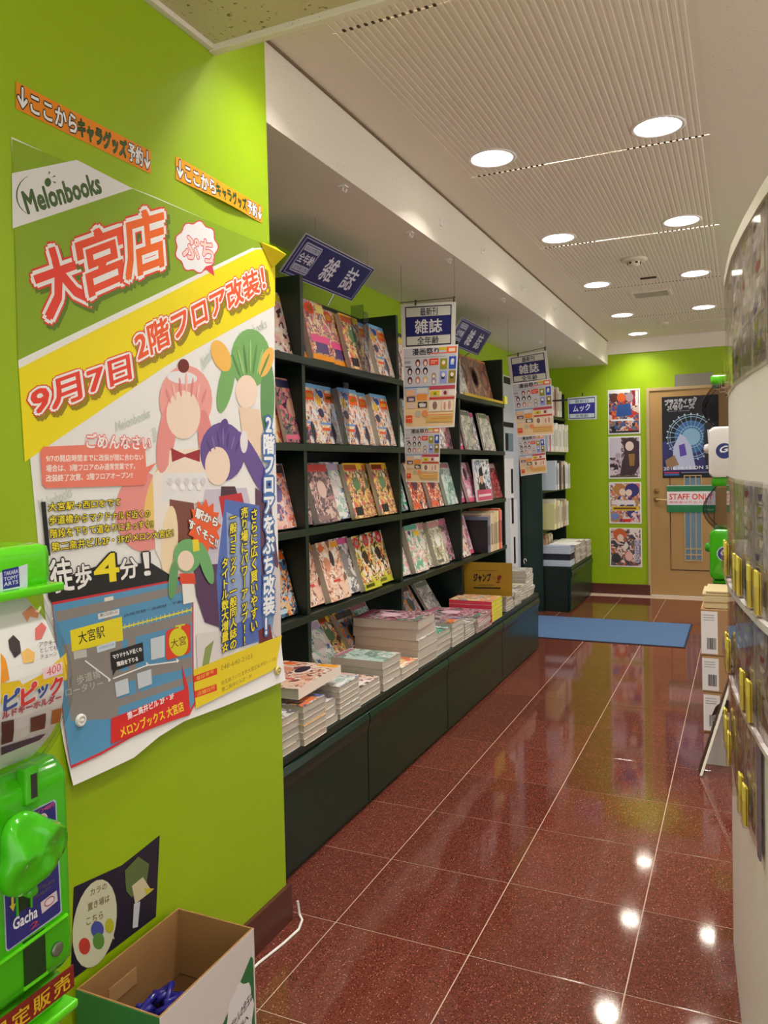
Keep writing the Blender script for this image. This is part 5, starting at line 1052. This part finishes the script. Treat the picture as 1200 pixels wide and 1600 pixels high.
# ================================================================== CARTONS, LEANING BOARD
CW = flat((206, 196, 176), .7, .04)
ZS_ = [(0.0, .193), (.1945, .369), (.3705, .594)]
for i, (z0, z1) in enumerate(ZS_):
    x0 = -.186+(.004, .0, -.003)[i]; t = empty('carton', (x0, 4.03, z0)); tag(t, 'cardboard carton with a white barcode label, %s of the far stack' % ('lowest', 'middle one', 'topmost')[i], 'carton', 'cartons in front of the far capsule machines')
    MB().box(x0, x0+.36, 4.03, 4.33, z0, z1-.0015, CARD, .003).build('box', t, world=True)
    MB().box(x0+.002, x0+.075, 4.0285, 4.0297, z0+.008, z1-.012, PAPER).build('label', t, world=True)
    mb = MB(); random.seed(i); x = x0+.028
    while x < x0+.066: wdt = random.choice((.0015, .003, .002)); mb.box(x, x+wdt, 4.0275, 4.0284, z0+.03, z0+.085, BK); x += wdt+random.choice((.0015, .0025))
    for k in range(3): mb.box(x0+.012, x0+.06, 4.0275, 4.0284, z1-.03-k*.012, z1-.028-k*.012, flat((130, 130, 130), .6, 0))
    mb.build('barcode', t, world=True)
    if i == 2: MB().tube([(x0+.125, 4.0275, z0+.085), (x0+.105, 4.0275, z0+.06), (x0+.122, 4.0275, z0+.035)], .003, BK, 5).build('printed_mark', t, world=True)
CB = flat((214, 196, 150), .7, .05)
for i, (z0, z1, dx) in enumerate(((.5955, .652, .012), (.6535, .664, .004), (.6655, .676, .02))):
    t = tag(MB().box(-.186+dx, .16, 4.045+i*.004, 4.30, z0, z1, CB, .002).build('flattened_carton'), 'pale cardboard piece lying on the carton stack, %s' % ('thick lowest one', 'middle thin one', 'topmost thin one')[i], 'cardboard')
    MB().box(-.186+dx, .16, 4.043+i*.004, 4.0445+i*.004, z0+(z1-z0)*.45, z0+(z1-z0)*.55, CARD).build('fold_line', t)
t = empty('leaning_board', (-.172, 3.43, 0)); tag(t, 'folded white board leaning in front of the cartons, seen edge on', 'board')
GB = flat((196, 192, 186), .6, .03)
A = atz(1090, 1214, .004); B = atz(1098, 1196, .01)
e0 = Vector((-.172, 3.44, .004)); e1 = aty(1144, 1052, 3.62)
MB().prism([e0, e0+Vector((.010, 0, 0)), e1+Vector((.010, 0, 0)), e1], (.002, .02, 0), flat((226, 220, 206), .7, .05)).build('board_edge', t, world=True)
MB().prism([e0+Vector((-.006, .02, .012)), e0+Vector((0, .02, .0)), e1+Vector((0, .02, 0)), e1+Vector((-.006, .02, 0))], (0, .05, 0), flat((70, 52, 38), .8, .05)).build('board_inside', t, world=True)
g0, g1, g2, g3 = aty(1098, 1196, 3.60), aty(1160, 1203, 3.60), aty(1160, 1060, 3.60), aty(1137, 1078, 3.60)
MB().prism([g0, g1, g2, g3], (0, .003, 0), GB).build('board_face', t, world=True)
h0 = [aty(u, v, 3.598) for u, v in ((1112, 1118), (1146, 1112), (1146, 1100), (1134, 1092), (1118, 1104))]
MB().prism(h0, (0, .0015, 0), flat((60, 46, 34), .9, 0)).build('hand_hole', t, world=True)
for a, b in (((1097, 1197), (1097, 1197)),): pass

# ================================================================== DISPLAY STAND (right)
CV = [(-.033, 2.28), (-.024, 2.12), (-.012, 1.945), (.012, 1.75), (.042, 1.55), (.075, 1.38), (.12, 1.2), (.20, 1.0), (.33, .86), (.50, .80)]
def cvp(s):
    """s = 0 far edge .. 1 near edge"""
    L = [0]
    for a, b in zip(CV[:-1], CV[1:]): L.append(L[-1]+math.hypot(b[0]-a[0], b[1]-a[1]))
    d = s*L[-1]
    for i in range(len(CV)-1):
        if d <= L[i+1] or i == len(CV)-2:
            f = (d-L[i])/(L[i+1]-L[i]); a, b = Vector(CV[i]), Vector(CV[i+1]); tt = (b-a).normalized()
            pa = (Vector(CV[i])-Vector(CV[max(i-1, 0)])); pb = (Vector(CV[min(i+2, len(CV)-1)])-Vector(CV[i+1]))
            ta = (pa.normalized()+tt).normalized() if pa.length > 0 else tt; tb = (pb.normalized()+tt).normalized() if pb.length > 0 else tt
            tg = (ta*(1-f)+tb*f).normalized(); n = Vector((tg.y, -tg.x))
            if n.x > 0 and n.y > 0: n = -n
            if n.x > 0: n = -n
            return a+(b-a)*f, n
def SFm(s, z, l):
    q, n = cvp(max(0, min(1, s))); return Vector((q.x+n.x*l, q.y+n.y*l, z))
NS = 40; SB = flat((250, 247, 247), .35, .01)
t = empty('display_stand', (0, 2.0, 0)); tag(t, 'tall white curved display stand filling the right edge of the view', 'display stand')
pl = [SFm(i/NS, 0, 0) for i in range(NS+1)]+[Vector((.95, .80, 0)), Vector((.95, 2.28, 0))]
mb = MB(); mb.prism([(q.x, q.y, 0) for q in pl], (0, 0, 1.755), SB); mb.build('body', t)
def strip(name, z0, z1, l0, l1, m, s0=0, s1=1, par=None, n=NS):
    mb = MB(); vs = []
    for i in range(n+1):
        s = s0+(s1-s0)*i/n
        vs += [SFm(s, z0, l0), SFm(s, z0, l1), SFm(s, z1, l1), SFm(s, z1, l0)]
    fs = [[0, 1, 2, 3], [4*n, 4*n+3, 4*n+2, 4*n+1]]
    for i in range(n):
        for k in range(4): fs.append([4*i+k, 4*i+(k+1) % 4, 4*(i+1)+(k+1) % 4, 4*(i+1)+k])
    mb.add(vs, fs, m); return mb.build(name, par or t, world=True)
for o in list(t.children):
    if o.matrix_parent_inverse == Matrix.Identity(4): o.matrix_parent_inverse = XF[t.name].inverted()
GLOSSY = clear((252, 250, 250), .99, .04, 'acrylic', 1.12)
PALS = [[(176, 166, 160), (196, 190, 190), (150, 150, 96), (126, 116, 112), (206, 204, 200), (186, 160, 150)], [(170, 150, 140), (186, 184, 176), (150, 156, 90), (150, 140, 160), (206, 200, 196)], [(150, 150, 170), (186, 180, 190), (150, 120, 110), (200, 196, 200), (170, 170, 120)], [(150, 126, 122), (170, 150, 148), (120, 100, 100), (190, 180, 178)]]
ROWS_ = [(1.470, 1.765, 0, 1), (1.022, 1.255, 0, 1), (.795, 1.000, 0, 1), (.545, .775, 0, .40)]
SL = ['top', 'second', 'third', 'lowest']
for r, (z0, z1, s0, s1) in enumerate(ROWS_):
    w0 = s0; k = 0; wd_ = .085
    art = [collage('sheet_art%d_%d' % (r, q), PALS[(r+q) % 4], 16, 60, r*4+q*2.3, .48, .25) for q in range(2)]
    while w0 < s1-.02:
        w1 = min(w0+wd_, s1); F = lambda a, b, l, w0=w0, w1=w1: SFm(w0+(w1-w0)*a, z1-(z1-z0)*b, .0015+l)
        g = empty('printed_sheet', SFm(w0, z0, 0)); tag(g, 'printed sheet on the white display stand, %s row, %s from far edge' % (SL[r], NTH[k]), 'printed sheet', 'printed sheets on the display stand, %s row' % SL[r])
        p = Print(F, .00005); p.poly([(0, 0), (1, 0), (1, 1), (0, 1)], (222, 218, 216), 0); cc_ = [(0, [i/4 for i in range(1, 4)])]
        p.build('paper', g, world=True, cuts=cc_)
        p = Print(lambda a, b, l: F(a, b, .0006+l), .00004); random.seed(r*31+k); p.poly([(.05, .03), (.93, .03), (.93, .97), (.05, .97)], art[k % 2])
        for q in range(7):
            y = .08+.12*q+random.uniform(-.02, .02); x = random.uniform(.08, .4); c = random.choice([(226, 222, 218), (150, 60, 60), (146, 160, 60), (70, 66, 76), (206, 200, 210), (90, 90, 130)])
            p.poly([(x, y), (x+random.uniform(.2, .45), y), (x+.2, y+.06), (x, y+.06)], c)
            p.poly([(.08, y+.085), (.9, y+.085), (.9, y+.09), (.08, y+.09)], (90, 86, 90))
        p.build('printing', g, world=True, cuts=cc_)
        w0 = w1+.004; k += 1
    strip('acrylic_cover', z0-.004, z1+.004, .0048, .0062, GLOSSY, s0, s1)
strip('top_edge', 1.755, 1.782, -.004, .008, flat((240, 236, 226), .3, 0))
strip('pocket_rail', .998, 1.012, .0065, .017, flat((236, 232, 236), .2, 0)); strip('pocket_rail', .774, .784, .0065, .015, flat((236, 232, 236), .2, 0))
strip('acrylic_edge', .545, .775, .0065, .010, flat((110, 104, 130), .2, 0), .385, .40, n=4)
YC = flat((236, 220, 96), .6, .05); YC2 = flat((206, 176, 50), .6, .05)
def s_of_y(y):
    lo, hi = 0, 1
    for _ in range(30):
        m_ = (lo+hi)/2
        if cvp(m_)[0].y > y: lo = m_
        else: hi = m_
    return lo
PK_ = [(1, 1.014, [(2.24, 0), (2.17, 1), (2.10, 1), (2.0, 0), (1.86, 1), (1.80, 1), (1.66, 1), (1.58, 1)]), (2, .786, [(2.24, 0), (2.13, 1), (2.06, 1), (1.96, 0), (1.90, 0), (1.76, 1), (1.68, 1), (1.58, 0)]), (3, .555, [(2.265, 1), (2.19, 1), (2.07, 1), (1.95, 0), (1.90, 0), (1.80, 1), (1.74, 1)]), (0, 1.480, [(2.25, 0), (2.12, 0), (1.98, 0), (1.80, 0), (1.68, 0)])]
PT = None
for r, z, lst in PK_:
    for k, (y, full) in enumerate(lst):
        s = s_of_y(y); q, n = cvp(s); g = empty('card_pocket', (q.x+n.x*.0075, q.y+n.y*.0075, z), math.atan2(n.y, n.x)+math.pi/2)
        tag(g, 'clear pocket %s, %s row of the stand, %s from far edge' % ('holding yellow cards' if full else 'left empty', SL[r], NTH[k]), 'card pocket', 'clear card pockets on the display stand')
        w_ = .017
        MB().box(-w_, w_, -.014, -.013, 0, .055, GLOSSY).box(-w_, w_, -.0015, 0, 0, .075, GLOSSY).box(-w_, -w_+.0015, -.013, -.0015, 0, .055, GLOSSY).box(w_-.0015, w_, -.013, -.0015, 0, .055, GLOSSY).box(-w_, w_, -.013, -.0015, 0, .0015, GLOSSY).build('pocket', g)
        if full:
            MB().box(-w_+.003, w_-.003, -.0115, -.007, .003, .084, YC, .0015).build('card_bundle', g); MB().box(-w_+.004, w_-.004, -.006, -.003, .003, .080, YC2, .001).build('card_bundle', g)

# ================================================================== EMPTY CAPSULE BOX AND ITS NOTICE
bx0, bx1, by0, by1, bh = -1.188, -.982, 1.105, 1.410, .30
t = empty('collection_box', ((bx0+bx1)/2, (by0+by1)/2, 0)); tag(t, 'open cardboard box with white and green sides on the floor by the lime wall', 'box')
WSD = flat((214, 208, 206), .5, .03); th = .004
mb = MB()
mb.box(bx0, bx1, by0, by1, 0, .004, CARDIN)
for a in ((bx0+.0005, bx0+th, by0, by1), (bx1-th, bx1-.0006, by0, by1), (bx0+th, bx1-th, by0+.0006, by0+th), (bx0+th, bx1-th, by1-th, by1-.0006)): mb.box(*a, .004, bh, CARDIN)
mb.build('carton_shell', t, world=True)
MB().box(bx1-.0005, bx1+.0005, by0, by1, .001, bh-.001, WSD).build('white_side', t, world=True); MB().box(bx0, bx1, by0-.0008, by0+.0005, .001, bh-.001, flat((60, 126, 70), .5, .05)).build('green_side', t, world=True); MB().box(bx0, bx1, by1-.0005, by1+.0005, .001, bh-.001, WSD).build('white_side', t, world=True)
mb = MB(); q = .0035
for a in ((bx0+.004, bx0+.0052, by0+.004, by1-.004),): mb.box(*a, .15, .152, flat((120, 84, 50), .8, 0))
mb.box(bx0+.004, bx1-.004, by1-.0052, by1-.004, .15, .152, flat((120, 84, 50), .8, 0)); mb.box(bx0+.0045, bx0+.0055, by0+.08, by0+.16, .215, .25, flat((186, 146, 96), .4, 0)); mb.build('crease_and_tape', t, world=True)
p = Print(lambda a, b, l: Vector((bx1+.0008+l, a, b)), .00006)
p.poly([(by0+.10, 0.002), (by0+.10, .10), (by0+.20, .175), (by1-.014, .245), (by1-.006, .235), (by1-.006, .002)], (40, 110, 60))
p.ell(by1-.06, .135, .050, .075, (228, 226, 230), 30, .06, 8); p.text('カプセルの空玉は', (by1-.105, .125), (by1-.012, .15), (by1-.105, .145), [(.03, (30, 30, 40))]); p.text('コチラへ', (by1-.09, .098), (by1-.03, .115), (by1-.09, .115), [(.03, (30, 30, 40))]); p.build('side_printing', t, world=True)
p = Print(lambda a, b, l: Vector((XP+.0015+l, a, b)), .00006)
FL = [P_(115, 1386), P_(190, 1352), P_(249, 1305), P_(243, 1432), P_(180, 1480), P_(110, 1532)]
t = empty('return_notice', (XP, 1.2, .32)); tag(t, 'dark notice with a pale speech bubble on the lime wall above the open box', 'notice')
MB().prism([(XP+.0004, *q) for q in FL], (.0008, 0, 0), ink((26, 22, 44))).build('sheet', t, world=True)
def fe(cx, cy, rx, ry, c, n=24, rot=0): p.poly([P_(cx+rx*math.cos(a)*math.cos(rot)-ry*math.sin(a)*math.sin(rot), cy+rx*math.cos(a)*math.sin(rot)+ry*math.sin(a)*math.cos(rot)) for a in [2*math.pi*i/n for i in range(n)]], c)
fe(147, 1443, 33, 70, (206, 206, 178), rot=.18); p.poly([P_(*q) for q in ((172, 1440), (178, 1468), (168, 1458))], (206, 206, 178))
p.text('カラの', P_(140, 1400), P_(166, 1388), P_(140, 1390), [(.02, (120, 110, 80))]); p.text('置き場は', P_(136, 1424), P_(170, 1408), P_(136, 1412), [(.02, (120, 110, 80))]); p.text('こちら', P_(134, 1446), P_(160, 1434), P_(134, 1434), [(.02, (120, 110, 80))])
fe(131, 1478, 9, 13, (190, 60, 50)); fe(151, 1452, 10, 13, (70, 80, 160)); fe(153, 1470, 9, 13, (90, 140, 60)); fe(170, 1446, 7, 11, (180, 180, 40))
p.poly([P_(*q) for q in ((194, 1360), (215, 1338), (232, 1350), (228, 1378), (205, 1402), (196, 1392))], (90, 110, 60)); p.poly([P_(*q) for q in ((205, 1384), (222, 1370), (236, 1392), (210, 1412))], (206, 196, 160)); p.poly([P_(*q) for q in ((208, 1412), (218, 1408), (214, 1448), (206, 1450))], (196, 200, 210)); p.poly([P_(*q) for q in ((224, 1388), (240, 1388), (228, 1398))], (200, 190, 40))
p.build('printing', t, world=True)
BLUE = flat((36, 34, 130), .12, .1)
mb = MB(); random.seed(3)
for k in range(5):
    pts = []; a0 = k*1.3
    for i in range(12): a = a0+i*.55; r = .03+.018*math.sin(i*1.7+k); pts.append((-1.115+r*math.cos(a), 1.255+r*1.5*math.sin(a), .155+.010*k+.014*math.sin(i*2.1+k)))
    mb.tube(pts, .0075, BLUE, 7)
mb.box(-1.165, -1.03, 1.15, 1.35, .004, .150, flat((70, 60, 44), .8, .1), .01); tag(mb.build('plastic_wrap', None, True), 'crumpled dark blue plastic inside the open cardboard box', 'plastic')
